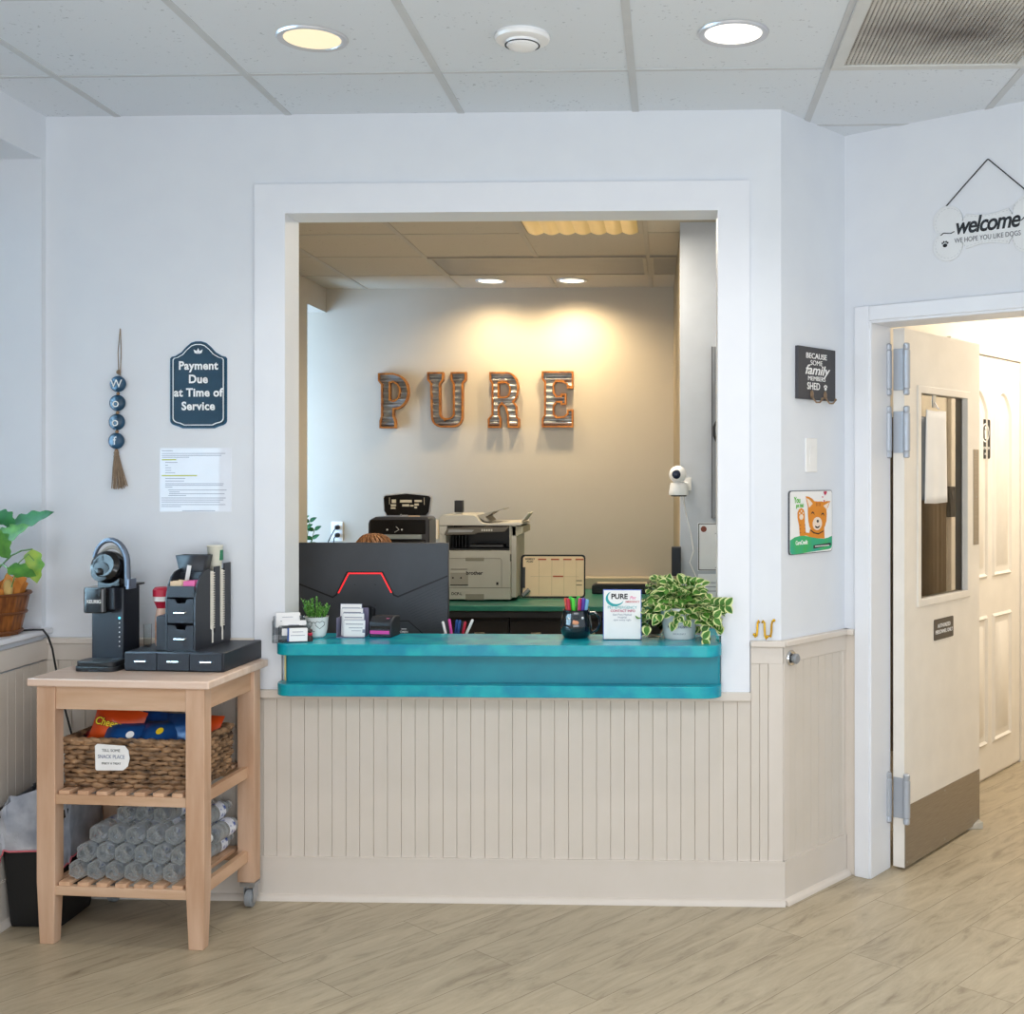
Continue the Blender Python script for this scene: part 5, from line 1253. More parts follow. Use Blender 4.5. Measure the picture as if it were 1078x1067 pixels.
mb = MB(); strip(mb, [mp_(*a) for a in ((740, 818), (800, 818), (885, 892))], .004); mb.build('lower_groove', mat('groove_black', ''), t)
mb = MB()
for k in range(14):   # ribbed corner texture
    (xa, za), (xb, zb) = mp_(1018, 600 + k * 19), mp_(760 + k * 10, 720 + k * 12 if k < 14 else 800)
    strip(mb, [(xa, za), ((xa + xb) / 2, (za + zb) / 2 + .002), (xb, zb)], .0012, -.0006, .001)
mb.build('ribbing', mat('rib_grey', '25282f', .4), t)
mb = MB()
for a in ((500, 615), (614, 615), (500, 730), (614, 730)):
    x, z = mp_(*a); mb.cyl((x, -.001, z), (x, .001, z), .0022, 10)
mb.build('mount_hole', mat('groove_black', ''), t)
x, z = mp_(570, 760)
mb = MB(); mb.tube([(x, -.018, 0.01), (x, -.022, .1), (x, -.024, z + .018)], .021, 20); mb.box(x - .03, x + .03, -.02, 0, z - .05, z + .01); mb.build('stand_neck', BLACK2, t)
mb = MB(); mb.prismz(rrect(.24, .18, .04, 5, x, 0), 0, .012); mb.build('stand_base', BLACK2, t, bev=.003)
(x, z) = mp_(775, 880); text('lettering', 'OMEN', .011, WINK, t, x, -.0012, z, bold=.01); 
mb = MB(); mb.box(x - .01, x + .01, -.001, 0, z + .010, z + .0125); mb.build('mark', WINK, t)

# ================================================================== office furniture
ZR = .76; RY = 6.50
x0r = -2.1
t = thing('office_counter', 'green laminate work counter along the office back wall under the printers', 'counter', (0, 0, 0))
mb = MB(); mb.box(x0r, pe - .02, RY, YBW - .001, ZR - .03, ZR); mb.build('counter_top', TEALB, t, bev=.004)
xb0, xb1 = at(556, 608, 7.45).x, at(684, 608, 7.45).x
mb = MB(); mb.box(x0r, xb1, 7.44, YBW - .001, ZR, at(600, 608, 7.44).z); mb.build('backsplash', mat('splash_beige', 'b8ad98', .45), t, bev=.003)
mb = MB(); mb.box(x0r + .02, pe - .04, RY + .03, RY + .05, ZR - .068, ZR - .034); mb.build('apron', DGREY, t)
xs = [at(p_, 660, RY).x for p_ in (408, 472, 535, 592, 650)]
for i in range(4):
    lb = ['black drawer cabinet under the office counter behind the monitor', 'black drawer cabinet under the office counter below the laser printer', 'black drawer cabinet under the office counter left of the mug', 'black drawer cabinet under the office counter behind the mug and sign'][i]
    c = thing('drawer_cabinet', lb, 'cabinet', (xs[i], RY + .06, 0), 0, 'drawer cabinets under the office counter'); w_ = xs[i + 1] - xs[i] - .006
    mb = MB(); mb.box(0, w_, .01, .55, .02, ZR - .07); mb.build('cabinet_body', CAB, c)
    for (za, zb) in ((.54, .67), (.30, .53), (.04, .29)):
        mb = MB(); mb.box(.004, w_ - .004, 0, .012, za, zb); d = mb.build('drawer', CAB, c, bev=.002)
        mb = MB(); mb.box(w_ / 2 - .028, w_ / 2 + .028, -.012, 0, za + (zb - za) * .42, za + (zb - za) * .42 + .012); mb.build('handle', mat('brass_handle', 'b5a98c', .3, .8), d, bev=.002)
# side counter in front of partition
t = thing('side_counter', 'teal side counter below the certificate on the office partition', 'counter', (.45, 5.42, 0))
xa = at(745, 665, 5.42).x - .45
mb = MB(); mb.box(xa, .45, -.16, .178, ZR - .03, ZR); mb.build('counter_top', TEAL, t, bev=.004)
mb = MB(); mb.box(xa + .03, .44, -.13, .17, 0, ZR - .03); mb.build('cabinet_body', CAB, t)
mb = MB(); mb.box(xa + .04, .43, -.142, -.13, .1, ZR - .06); d = mb.build('door', CAB, t, bev=.002)
mb = MB(); mb.box(xa + .06, xa + .07, -.155, -.142, .5, .6); mb.build('handle', METAL, d)
# laser printer
PY = 6.72
def PP(x, y, Y=PY): return at(460 + x / 8.89, 525 + y / 8.89, Y)
pxc = PP(400, 0).x
t = thing('laser_printer', 'large grey multifunction laser printer with document feeder on the office counter', 'printer', (pxc, PY, ZR))
def pl(x, y): v = PP(x, y); return (v.x - pxc, v.z - ZR)
xL, zL = pl(20, 960); xR_, _ = pl(690, 960); zt = pl(0, 485)[1]; zs1 = pl(0, 245)[1]
mb = MB(); mb.box(xL + .0, xR_, 0, .40, .01, zt); mb.box(xL, xL + .04, 0, .40, zt, zs1); mb.box(xR_ - .008, xR_ + .0, 0, .40, zt, zs1); mb.box(xL, xR_, .28, .40, zt, zs1)
mb.box(xR_, xR_ + .03, .02, .40, .02, zs1); mb.build('body', BEIGEP, t, bev=.004)
mb = MB(); mb.box(xL + .045, xR_ - .008, .06, .28, zt - .002, zt + .01); mb.box(xL + .04, xR_ - .01, .2, .28, zt, zs1); mb.build('output_bay', BLACK, t)
mb = MB()
for k in range(5): mb.box(xL + .06 + k * .018, xL + .063 + k * .018, .10, .2, zt + .012, zs1 - .03)
mb.box(xL + .17, xR_ - .05, .04, .16, zt + .02, zt + .032); mb.build('paper_guide', DGREY, t)
# control panel
pa, pb = pl(100, 330), pl(680, 300)
mb = MB(); mb.prism([pl(75, 335), pl(350, 330), pl(385, 315), pl(640, 305), pl(680, 262), pl(300, 262), pl(110, 270)], -.025, .02); cp = mb.build('control_panel', mat('panel_dark', '57534c', .35), t, bev=.002)
mb = MB(); mb.prism([pl(110, 312), pl(335, 308), pl(355, 288), pl(120, 285)], -.027, -.025); mb.build('display', GREY, cp)
mb = MB()
for k in range(5):
    x, z = pl(430 + k * 22, 290); mb.box(x - .004, x + .004, -.027, -.025, z - .006, z + .006)
mb.build('button', LGREY, cp)
# scanner + feeder
mb = MB()
mb.prism([pl(20, 250), pl(780, 250), pl(800, 235), pl(780, 218), pl(440, 230), pl(400, 205), pl(370, 165), pl(340, 150), pl(50, 150), pl(22, 175)], -.01, .40)
mb.prism([pl(20, 250), pl(100, 250), pl(95, 285), pl(60, 345), pl(20, 310)], -.005, .4); mb.build('scanner_unit', LGREY, t, bev=.004)
mb = MB(); mb.prism([pl(350, 160), pl(600, 96), pl(600, 106), pl(520, 122), pl(440, 170), pl(480, 215), pl(440, 218), pl(385, 178)], .05, .33); mb.build('feeder_tray', mat('feeder_grey', '9b9890', .5), t)
mb = MB(); a, b_ = pl(785, 212), pl(840, 140); strip(mb, [a, b_], .006, .05, .3); mb.build('tray_flap', LGREY, t)
mb = MB(); mb.prism([pl(700, 260), pl(800, 260), pl(800, 320), pl(750, 345), pl(700, 345)], .02, .38); mb.build('side_bulge', BEIGEP2, t)
mb = MB(); strip(mb, [pl(115, 555), pl(595, 558), pl(605, 575), pl(605, 825)], .0018, -.0012, .001); strip(mb, [pl(115, 832), pl(690, 832)], .0022, -.0012, .001); mb.build('panel_seam', mat('seam_dark', '5f5d55', .5), t)
for (ya, yb) in ((550, 580), (890, 945)):
    (xa_, za_), (xb_, zb_) = pl(268, yb), pl(440, ya); mb = MB(); mb.box(xa_, xb_, -.0015, .001, za_, zb_); mb.build('pull_recess', mat('recess_grey', '8a877b', .5), t, bev=.002)
x, z = pl(350, 694); text('lettering', 'brother', .030, INK, t, x, -.001, z, bold=.02)
x, z = pl(185, 888); text('lettering', 'DCP-L', .022, INK, t, x, -.001, z, bold=.02)
(xa_, za_), (xb_, zb_) = pl(125, 810), pl(292, 690); mb = MB(); mb.box(xa_, xb_, -.0012, 0, za_, zb_); stk = mb.build('sticker', mat('sticker_grey', '9c9990', .5), t)
mb = MB(); mb.box(xa_, xb_, -.0018, -.001, za_, za_ + .005)
for x_ in (150, 225): c_ = pl(x_, 738); mb.cyl((c_[0], -.002, c_[1]), (c_[0], -.001, c_[1]), .005, 10)
c_ = pl(130, 655); c2_ = pl(285, 660); mb.box(c_[0], c2_[0], -.0018, -.001, c2_[1], c_[1]); mb.build('sticker_print', INK, stk)
x, z = pl(690, 550); mb = MB(); mb.box(x - .004, x + .004, -.002, .001, z - .02, z + .02); mb.build('latch', mat('seam_dark', ''), t)
x, z = pl(565, 792); mb = MB(); mb.box(x - .006, x + .006, -.0015, 0, z - .008, z + .008); mb.build('icon', INK, t)
# small black box on the printer
a = PP(133, 50); b_ = PP(210, 146); 
o = thing('small_speaker', 'small black box with pale foot standing on top of the laser printer', 'speaker', ((a.x + b_.x) / 2, PY + .1, ZR + pl(0, 150)[1]))
w_ = (b_.x - a.x); mb = MB(); mb.box(-w_ / 2, w_ / 2, 0, .05, .012, .08); mb.build('case', BLACK2, o, bev=.002); mb = MB(); mb.box(-w_ / 2 + .006, w_ / 2 - .006, .002, .045, 0, .012); mb.build('foot', LGREY, o)
# photo printer
QY = 6.95
def QP(x, y): return at(375 + x / 10.78, 510 + y / 10.78, QY)
qx = QP(490, 0).x; qz = QP(0, 655).z - .02
t = thing('photo_printer', 'silver and black compact photo printer with raised control lid behind the monitor', 'printer', (qx, QY, qz))
def ql(x, y): v = QP(x, y); return (v.x - qx, v.z - qz)
mb = MB(); P_ = [ql(135, 690), ql(135, 440), ql(150, 400), ql(220, 365), ql(800, 365), ql(830, 395), ql(830, 690)]; mb.prism(P_, 0, .20); mb.build('body', mat('printer_dark_shell', '45474d', .3, .2), t, bev=.006)
mb = MB(); (xa_, za_), (xb_, zb_) = ql(160, 560), ql(785, 400); mb.box(xa_, xb_, -.006, .01, za_, zb_); mb.box(*[ql(160, 0)[0], ql(785, 0)[0]], -.004, .01, ql(0, 690)[1], ql(0, 622)[1]); mb.build('front_door', GLOSSB, t, bev=.003)
mb = MB()
for x_ in (355, 520): c_ = ql(x_, 510); mb.cyl((c_[0], -.008, c_[1]), (c_[0], -.006, c_[1]), .005, 10)
strip(mb, [ql(440, 540), ql(490, 510), ql(455, 475)], .002, -.0075, -.006); mb.build('icon', WINK, t)
mb = MB(); (xa_, za_), (xb_, zb_) = ql(160, 615), ql(745, 565); mb.box(xa_, xb_, -.012, 0, za_, zb_); mb.build('paper_tray', mat('tray_silver', 'a9b1b4', .3, .4), t, bev=.002)
mb = MB(); P_ = [ql(310, 355), ql(285, 300), ql(275, 140), ql(300, 118), ql(550, 92), ql(820, 118), ql(838, 145), ql(815, 320), ql(780, 360)]; mb.prism(P_, .06, .085); mb.build('lid_back', mat('silver_plastic', 'b9bcc4', .35, .3), t, bev=.005)
P_ = [ql(325, 350), ql(300, 300), ql(288, 150), ql(310, 130), ql(550, 106), ql(800, 130), ql(824, 150), ql(800, 315), ql(770, 350)]; mb = MB(); mb.prism(P_, .05, .06); ld = mb.build('control_lid', GLOSSB, t, bev=.002)
mb = MB()
for (a, b_, c_, d_) in ((380, 170, 430, 210), (370, 225, 430, 248), (370, 258, 425, 278), (475, 175, 610, 205), (500, 225, 580, 250), (590, 232, 630, 250), (640, 175, 725, 200), (640, 215, 690, 240), (640, 250, 670, 272)):
    (xa_, za_), (xb_, zb_) = ql(a, d_), ql(c_, b_); mb.box(xa_, xb_, .0485, .05, za_, zb_)
strip(mb, [ql(355, 150), ql(355, 225)], .0025, .0485, .05); strip(mb, [ql(752, 150), ql(752, 230)], .0025, .0485, .05)
mb.build('screen_icons', mat('icon_cream', 'e4ddc8', .5), ld)
x, z = ql(520, 352); text('lettering', 'Canon', .018, WINK, t, x, .048, z, bold=.02); 
mb = MB(); (xa_, za_), (xb_, zb_) = ql(580, 372), ql(710, 352); mb.box(xa_, xb_, .03, .032, za_, zb_); mb.build('label', CREAM, t)
# stand under it
t = thing('printer_stand', 'black stand behind the monitor carrying the photo printer', 'stand', (qx, QY - .02, ZR))
mb = MB(); mb.box(-.19, .19, 0, .30, qz - ZR - .02, qz - ZR); mb.build('top', CAB, t)
for x_ in (-.18, .165):
    mb = MB(); mb.box(x_, x_ + .015, .01, .29, 0, qz - ZR - .02); mb.build('side_panel', CAB, t)
# weekly planner
BY = 6.9
a, b_ = at(548, 584, BY), at(616, 627, BY)
t = thing('weekly_planner', 'cream weekly planner board in a dark frame leaning beside the laser printer', 'planner', ((a.x + b_.x) / 2, BY, ZR))
w_ = b_.x - a.x; h_ = a.z - ZR; T = Matrix.Rotation(R(-5), 4, 'X')
mb = MB(); mb.prism(rrect(w_, h_, .02, 5, 0, h_ / 2 + .002), 0, .01, T); mb.build('frame', BLACK2, t)
mb = MB(); mb.prism(rrect(w_ - .02, h_ - .02, .016, 5, .002, h_ / 2 + .002), -.002, 0, T); cd = mb.build('sheet', CREAM, t)
mb = MB()
for u in (-.22, -.02, .17, .36): mb.box(u * w_, u * w_ + .0015, -.003, -.002, .02, h_ - .02, T)
mb.box(-w_ * .35, w_ * .4, -.003, -.002, h_ * .5, h_ * .5 + .0012, T); mb.build('ruling', mat('faint_line', 'b9a77c', .7), cd)
for (xa_, xb_, za_) in [(u * w_ - .02, u * w_ + .028, h_ - .03) for u in (-.18, .02, .21, .40)] + [(0, .06, h_ * .49)]:
    mb = MB(); mb.box(xa_, xb_, -.0032, -.002, za_, za_ + .008, T); mb.build('day_header', mat('header_red', 'b5553c', .7), cd)
text('lettering', 'WEEKLY\nPLAN', .015, INK, cd, -w_ * .36, -.0035, h_ - .032, M=T, bold=.02)
mb = MB(); mb.box(w_ * .36, w_ * .45, -.0035, -.002, h_ * .40, h_ * .40 + .004, T); mb.box(w_ * .36, w_ * .45, -.0035, -.002, h_ * .30, h_ * .30 + .004, T); mb.build('note', INK, cd)
mb = MB(); mb.box(-w_ * .47, -w_ * .43, -.012, -.002, .06, .18, T); mb.build('marker_holder', DGREY, t)
mb = MB(); mb.tube([T @ Vector((-w_ * .46, -.02, .015)), T @ Vector((-w_ * .36, -.02, .05))], .012, 12); mb.build('marker', GREY, t)
# black long tray on the counter
a, b_ = at(623, 614, 7.15), at(686, 626, 7.15)
t = thing('laminator', 'long low black laminator on the right of the office counter', 'laminator', ((a.x + b_.x) / 2, 7.15, ZR)); w_ = (b_.x - a.x) / 2
mb = MB(); mb.prism([(-w_, 0), (w_, 0), (w_, .05), (w_ * .85, .062), (-w_ * .85, .062), (-w_, .05)], 0, .12); mb.build('case', BLACK2, t, bev=.006)
mb = MB(); mb.box(-w_ * .8, w_ * .8, -.002, .001, .024, .034); mb.build('feed_slot', GLOSSB, t); mb = MB(); mb.box(-w_ * .84, w_ * .84, .01, .1, .0622, .064); mb.build('top_trim', mat('splash_beige', ''), t)
# outlet with plugs, left back wall
for i, (px, lb) in enumerate(((355, 'white wall outlet with two black plugs on the office back wall'), (455.5, 'cream wall outlet plate beside the photo printer'))):
    p = at(px, 559 if i == 0 else 557, YBW); t = thing('wall_outlet', lb, 'outlet', (p.x, YBW, p.z), 0, None)
    mb = MB(); mb.prism(rrect(.075, .125, .006), -.006, 0); mb.build('face_plate', WHITE if i == 0 else CREAM, t, bev=.002)
    for z_ in (.025, -.025):
        mb = MB(); mb.box(-.015, .015, -.008, -.006, z_ - .014, z_ + .014); mb.build('socket', LGREY, t, bev=.001)
        if i == 0:
            c = thing('power_plug', ['black power plug in the upper socket of the office outlet', 'black power plug in the lower socket of the office outlet'][0 if z_ > 0 else 1], 'plug', (p.x + .005, YBW - .009, p.z + z_), 0, 'black plugs in the office outlet')
            mb = MB(); mb.lathe([(.016, 0), (.015, .02), (.008, .034)], 16, ROTX); mb.build('plug_body', BLACK, c)
            mb = MB(); s_ = -1 if z_ > 0 else 1; mb.tube([(0, -.034, 0), (-.01, -.05, -.02), (-.03 + .015 * s_, -.04, -.08), (-.04 + .03 * s_, -.03, -.16)], .0035, 6); mb.build('plug_cord', CORD, c)
# office plant at left
pb_ = Vector((at(318, 600, 7.25).x, 7.25, ZR)); t = thing('office_plant', 'small dark leafed plant at the left end of the office counter', 'potted plant', pb_)
mb = MB(); mb.lathe([(.05, 0), (.07, .12), (.073, .125), (.066, .125), (.06, .1)], 28); mb.build('pot', CERAM, t)
lv = MB(); st = MB(); r = random.Random(5)
for (px, py) in ((326, 549), (331, 558), (329, 567), (322, 556), (325, 575), (318, 547)):
    q_ = at(px, py, 7.25) - pb_; st.tube([(0, 0, .1), (q_.x * .4, 0, q_.z * .6), (q_.x, 0, q_.z)], .0025, 5)
    for s_ in (1, -1): leafmesh(lv, orient(q_, (s_ + .2, -.2, .5 + .3 * s_), 0, (0, -.8, .5)), .052, .030, 0, 0, curl=.15, n=6)
lv.build('foliage', [LEAFD], t, normals=False, angle=60); st.build('stem', STEM, t)
# black upright thing at partition edge
p = at(711.5, 595, 5.52)
o = MB(); a = at(707, 583, 5.5); b_ = at(717, 607, 5.5)
t = thing('door_bell_receiver', 'narrow black box at the edge of the office partition above the ivy', 'box', ((a.x + b_.x) / 2, 5.56, b_.z))
mb = MB(); mb.box(-.022, .022, -.02, .04, 0, a.z - b_.z + .03); mb.build('case', BLACK2, t, bev=.003)
# security camera
p = at(714.5, 505, 5.45)
t = thing('security_camera', 'small white pan tilt security camera on the office partition', 'camera', (p.x, 5.47, at(714, 521, 5.45).z))
mb = MB(); mb.lathe([(.044, .0), (.046, .008), (.040, .045), (.036, .055), (.020, .062)], 32); mb.build('base', WHITE, t)
mb = MB(); mb.ball((-.004, -.004, .095), .040, seg=32, ring=20); hd = mb.build('head', WHITE, t)
mb = MB(); mb.ball((-.010, -.037, .095), .021, (1, .5, 1)); mb.build('lens', mat('lens_blue', '14203e', .08), hd)
mb = MB(); mb.lathe([(.036, .0), (.037, .008)], 32, Matrix.Translation((0, 0, -.006))); mb.build('base_ring', BLACK, t)
mb = MB(); mb.tube([(.0, .03, .03), (.02, .08, .04), (.04, .128, .05)], .012, 10); mb.box(.02, .06, .118, .129, .02, .08); mb.build('wall_bracket', WHITE, t)
mb = MB(); mb.tube([at(719, 521, 5.47), at(722, 540, 5.57), at(727, 560, 5.59), at(730, 580, 5.59), at(726, 592, 5.59), at(733, 608, 5.59), at(738, 625, 5.59)], .003, 6); o = mb.build('camera_cord', WHITE); tag(o, 'thin white cord dangling below the security camera', 'cord')
# certificate
a, b_ = at(734.5, 550, P5), at(734.5 + 50, 601, P5)
t = thing('certificate', 'white framed certificate sheet on the partition behind the right side of the opening', 'certificate', ((a.x + b_.x) / 2, P5, (a.z + b_.z) / 2)); w_, h_ = b_.x - a.x, a.z - b_.z
mb = MB(); mb.box(-w_ / 2, w_ / 2, -.002, 0, -h_ / 2, h_ / 2); mb.build('sheet', mat('cert_paper', 'f4f7fc', .5), t)
mb = MB(); mb.mesh(curve_mesh([rrect(w_ - .006, h_ - .006, .004), rrect(w_ - .014, h_ - .014, .003)], .0004), Matrix.Translation((0, -.0025, 0)) @ ROTX); mb.build('border', DGREY, t)
mb = MB(); mb.lathe([(.014, 0), (.014, .001)], 20, Matrix.Translation((-w_ / 2 + .028, -.0025, h_ / 2 - .03)) @ ROTX); mb.build('seal', mat('seal_brown', '8a4b3c', .6), t)
mb = MB(); bars(mb, [(-.03, .06, h_ / 2 - .05), (-.01, .05, h_ / 2 - .066), (-.02, .05, h_ / 2 - .09), (0, .04, h_ / 2 - .11), (-.02, .05, -.02), (-.02, .05, -.05), (-.03, .07, -h_ / 2 + .016)], -.003, .004); mb.build('text_line', GINK, t)
a, b_ = at(735, 604, P5), at(770, 640, P5); t = thing('paper_notice', 'pale paper sheet pinned under the certificate on the partition', 'notice', ((a.x + b_.x) / 2, P5, (a.z + b_.z) / 2)); w_, h_ = b_.x - a.x, a.z - b_.z
mb = MB(); mb.box(-w_ / 2, w_ / 2, -.002, 0, -h_ / 2, h_ / 2); mb.build('sheet', mat('cert_paper', ''), t); mb = MB(); bars(mb, [(-.05, .05, .04), (-.05, .03, .02), (-.05, .05, 0)], -.003, .003); mb.build('text_line', GINK, t)
# grey wooden cupboard door with handle
a, b_ = at(749.5, 365, P5 - .0), at(800, 545, P5)
t = thing('grey_cupboard', 'narrow grey weathered wood cupboard mounted on the partition behind the jamb', 'cupboard', ((a.x + b_.x) / 2, P5, b_.z)); w_, h_ = b_.x - a.x, a.z - b_.z
mb = MB(); mb.box(-w_ / 2, w_ / 2, -.02, 0, 0, h_); mb.build('door', SLATEW, t, bev=.002)
mb = MB(); mb.box(-w_ / 2 - .002, -w_ / 2 + .001, -.020, 0, 0, h_); mb.build('edge_strip', DGREY, t)
mb = MB(); mb.tube([(-w_ / 2 + .02, -.022, h_ * .45), (-w_ / 2 + .008, -.05, h_ * .48), (-w_ / 2 + .008, -.05, h_ * .53), (-w_ / 2 + .02, -.022, h_ * .56)], .006, 8); mb.build('handle', BLACK, t)

# ================================================================== PURE letters
def thick_letter(ch, outer, holes, x0, x1, y0, y1, lit):
    Y = YBW; a, b_ = at(x0, y1, Y), at(x1, y0, Y); cx_ = (a.x + b_.x) / 2
    t = thing('marquee_letter', f'corrugated galvanised letter {ch} with a rusty rim on the office wall', 'letter', (cx_, Y, a.z), 0, 'rustic letters on the office wall')
    w_, h_ = b_.x - a.x, b_.z - a.z
    S = lambda P: [(-w_ / 2 + x * w_, z * h_) for x, z in P]
    polys = [S(outer)] + [S(p) for p in holes]
    mb = MB(); me = curve_mesh(polys, 0); mb.mesh(me, Matrix.Translation((0, -.022, 0)) @ ROTX)
    n = 72
    for k in range(1, n):
        z = h_ * k / n
        bmesh.ops.bisect_plane(mb.bm, geom=mb.bm.verts[:] + mb.bm.edges[:] + mb.bm.faces[:], plane_co=(0, 0, z), plane_no=(0, 0, 1))
    for v in mb.bm.verts: v.co.y += .0075 * math.sin(v.co.z / h_ * 2 * PI * 9)
    o = mb.build('corrugated_face', GALV, t, angle=80, normals=False)
    # rim: square strip following each outline
    mb = MB(); wr = .011
    for P in polys:
        n = len(P); A = sum(P[i][0] * P[(i + 1) % n][1] - P[(i + 1) % n][0] * P[i][1] for i in range(n)); sg = 1 if A > 0 else -1
        if P is not polys[0]: sg = -sg
        inn = []
        for i in range(n):
            p0, p1, p2 = Vector(P[i - 1]), Vector(P[i]), Vector(P[(i + 1) % n]); d1 = (p1 - p0).normalized(); d2 = (p2 - p1).normalized()
            n1 = Vector((-d1.y, d1.x)) * sg; n2 = Vector((-d2.y, d2.x)) * sg; m = n1 + n2; m = m.normalized() if m.length > 1e-4 else n1
            k = wr / max(.45, m.dot(n1)); inn.append(p1 + m * k)
        for i in range(n):
            j = (i + 1) % n; a1, a2, b1, b2 = P[i], P[j], inn[i], inn[j]
            for q4 in ([(a1[0], -.045, a1[1]), (a2[0], -.045, a2[1]), (b2[0], -.045, b2[1]), (b1[0], -.045, b1[1])],
                       [(a1[0], 0, a1[1]), (a2[0], 0, a2[1]), (a2[0], -.045, a2[1]), (a1[0], -.045, a1[1])],
                       [(b1[0], -.045, b1[1]), (b2[0], -.045, b2[1]), (b2[0], 0, b2[1]), (b1[0], 0, b1[1])]): mb.face(q4)
    bmesh.ops.remove_doubles(mb.bm, verts=mb.bm.verts, dist=1e-6)
    mb.build('rim', RUST, t, angle=30)
    return t
def A_(cx, cy, rx, ry, a0, a1, n=8): return [(cx + rx * math.cos(R(a0 + (a1 - a0) * i / n)), cy + ry * math.sin(R(a0 + (a1 - a0) * i / n))) for i in range(n + 1)]
# coordinates normalised to each letter's box, from the photo crop
P_out = [(.05, 0), (.58, 0), (.58, .13), (.52, .22), (.52, .34)] + A_(.55, .66, .45, .32, -80, 75, 12) + [(.50, 1), (0, 1), (0, .86), (.10, .79), (.10, .22), (.05, .14)]
P_in = [(.40, .52), (.48, .51)] + A_(.50, .665, .18, .15, -80, 80, 6) + [(.48, .83), (.40, .82)]
U_out = [(0, 1), (0, .86), (.08, .79), (.10, .22)] + A_(.36, .20, .26, .20, 185, 270, 6) + [(.64, 0)] + A_(.66, .20, .26, .20, 270, 355, 6) + [(.92, .79), (1, .86), (1, 1), (.60, 1), (.60, .86), (.66, .78), (.66, .26)] + A_(.53, .25, .13, .08, 0, -90, 4) + [(.47, .17)] + A_(.47, .25, .12, .08, -90, -180, 4) + [(.34, .78), (.42, .86), (.42, 1)]
R_out = [(0, 0), (.42, 0), (.42, .16), (.36, .24), (.36, .37), (.44, .42), (.54, .36), (.60, .24), (.62, 0), (1, 0), (1, .16), (.92, .2), (.92, .38), (.82, .47), (.93, .55)] + A_(.62, .72, .35, .28, -15, 80, 8) + [(.62, 1), (.05, 1), (.05, .86), (.12, .79), (.12, .24), (0, .16)]
R_in = [(.36, .56), (.52, .56)] + A_(.54, .68, .13, .12, -80, 80, 6) + [(.52, .80), (.36, .80)]
E_out = [(0, 0), (1, 0), (1, .32), (.80, .32), (.80, .25), (.70, .20), (.48, .19), (.40, .24), (.40, .38), (.48, .44), (.60, .44), (.60, .40), (.78, .40), (.78, .60), (.60, .60), (.60, .56), (.48, .56), (.40, .62), (.40, .76), (.48, .81), (.68, .80), (.80, .75), (.80, .69), (1, .69), (1, 1), (0, 1), (0, .86), (.08, .80), (.08, .22), (0, .15)]
thick_letter('P', P_out, [P_in], 399.5, 432, 393, 451, 0)
thick_letter('U', U_out, [], 451, 492, 392, 450, 0)
thick_letter('R', R_out, [R_in], 514.5, 548, 392, 450.5, 0)
thick_letter('E', E_out, [], 571, 604, 391, 450, 0)

# ================================================================== person at the desk (only the hair shows over the monitor)
hp = at(393, 560, 5.15)
t = thing('person', 'person with tied up light brown hair sitting behind the monitor', 'person', (hp.x, 5.15, 0))
def skin_obj(name, verts, edges, m, parent, root=0, lv=2):
    me = bpy.data.meshes.new(name); me.from_pydata([v[:3] for v in verts], edges, []); me.materials.append(m)
    o = bpy.data.objects.new(name, me); C.objects.link(o); o.parent = parent
    o.modifiers.new('skin', 'SKIN')
    lay = me.skin_vertices[0] if len(me.skin_vertices) else None
    if lay is None:
        bpy.context.view_layer.objects.active = o; bpy.ops.mesh.customdata_skin_add(); lay = me.skin_vertices[0]
    for i, v in enumerate(verts): rr = v[3]; lay.data[i].radius = rr if isinstance(rr, tuple) else (rr, rr); lay.data[i].use_root = (i == root)
    s = o.modifiers.new('sub', 'SUBSURF'); s.levels = lv; s.render_levels = lv
    for p_ in me.polygons: p_.use_smooth = True
    return o
hz = hp.z - .012      # crown of head
V = [(0, .06, .50, (.16, .12)), (0, .05, .62, (.14, .10)), (0, .02, .78, (.15, .10)), (0, .01, .90, (.13, .09)), (0, 0, hz - .27, (.055, .055)), (0, -.005, hz - .21, (.055, .06)), (0, -.01, hz - .15, (.066, .08)), (0, 0, hz - .08, (.072, .088)), (0, .005, hz - .045, (.05, .06))]
E_ = [(i, i + 1) for i in range(8)]
for s in (-1, 1):
    b0_ = len(V); V += [(s * .17, .01, .92, .05), (s * .21, -.02, .74, .04), (s * .16, -.22, .755, .030), (s * .13, -.30, .765, .022), (s * .12, -.345, .768, .024)]
    E_ += [(3, b0_), (b0_, b0_ + 1), (b0_ + 1, b0_ + 2), (b0_ + 2, b0_ + 3), (b0_ + 3, b0_ + 4)]
    for k in range(4):
        f0 = len(V); fx = s * .12 + (k - 1.5) * .017; V += [(fx, -.385, .768, .008), (fx, -.41 - .006 * (k in (1, 2)), .762, .0075), (fx, -.43 - .008 * (k in (1, 2)), .752, .0065)]
        E_ += [(b0_ + 4, f0), (f0, f0 + 1), (f0 + 1, f0 + 2)]
    f0 = len(V); V += [(s * .12 - s * .034, -.35, .762, .009), (s * .12 - s * .044, -.375, .757, .007)]; E_ += [(b0_ + 3, f0), (f0, f0 + 1)]
    l0 = len(V); V += [(s * .10, .04, .50, .085), (s * .13, -.16, .52, .075), (s * .13, -.34, .50, .058), (s * .13, -.32, .25, .05), (s * .13, -.30, .09, .035), (s * .14, -.40, .04, .035)]
    E_ += [(0, l0)] + [(l0 + k, l0 + k + 1) for k in range(5)]
skin_obj('body', V, E_, SKIN, t)
V2 = [(0, .06, .50, (.175, .135)), (0, .05, .62, (.16, .12)), (0, .02, .78, (.165, .118)), (0, .01, .89, (.145, .105)), (0, .005, .95, (.075, .07))]
E2 = [(i, i + 1) for i in range(4)]
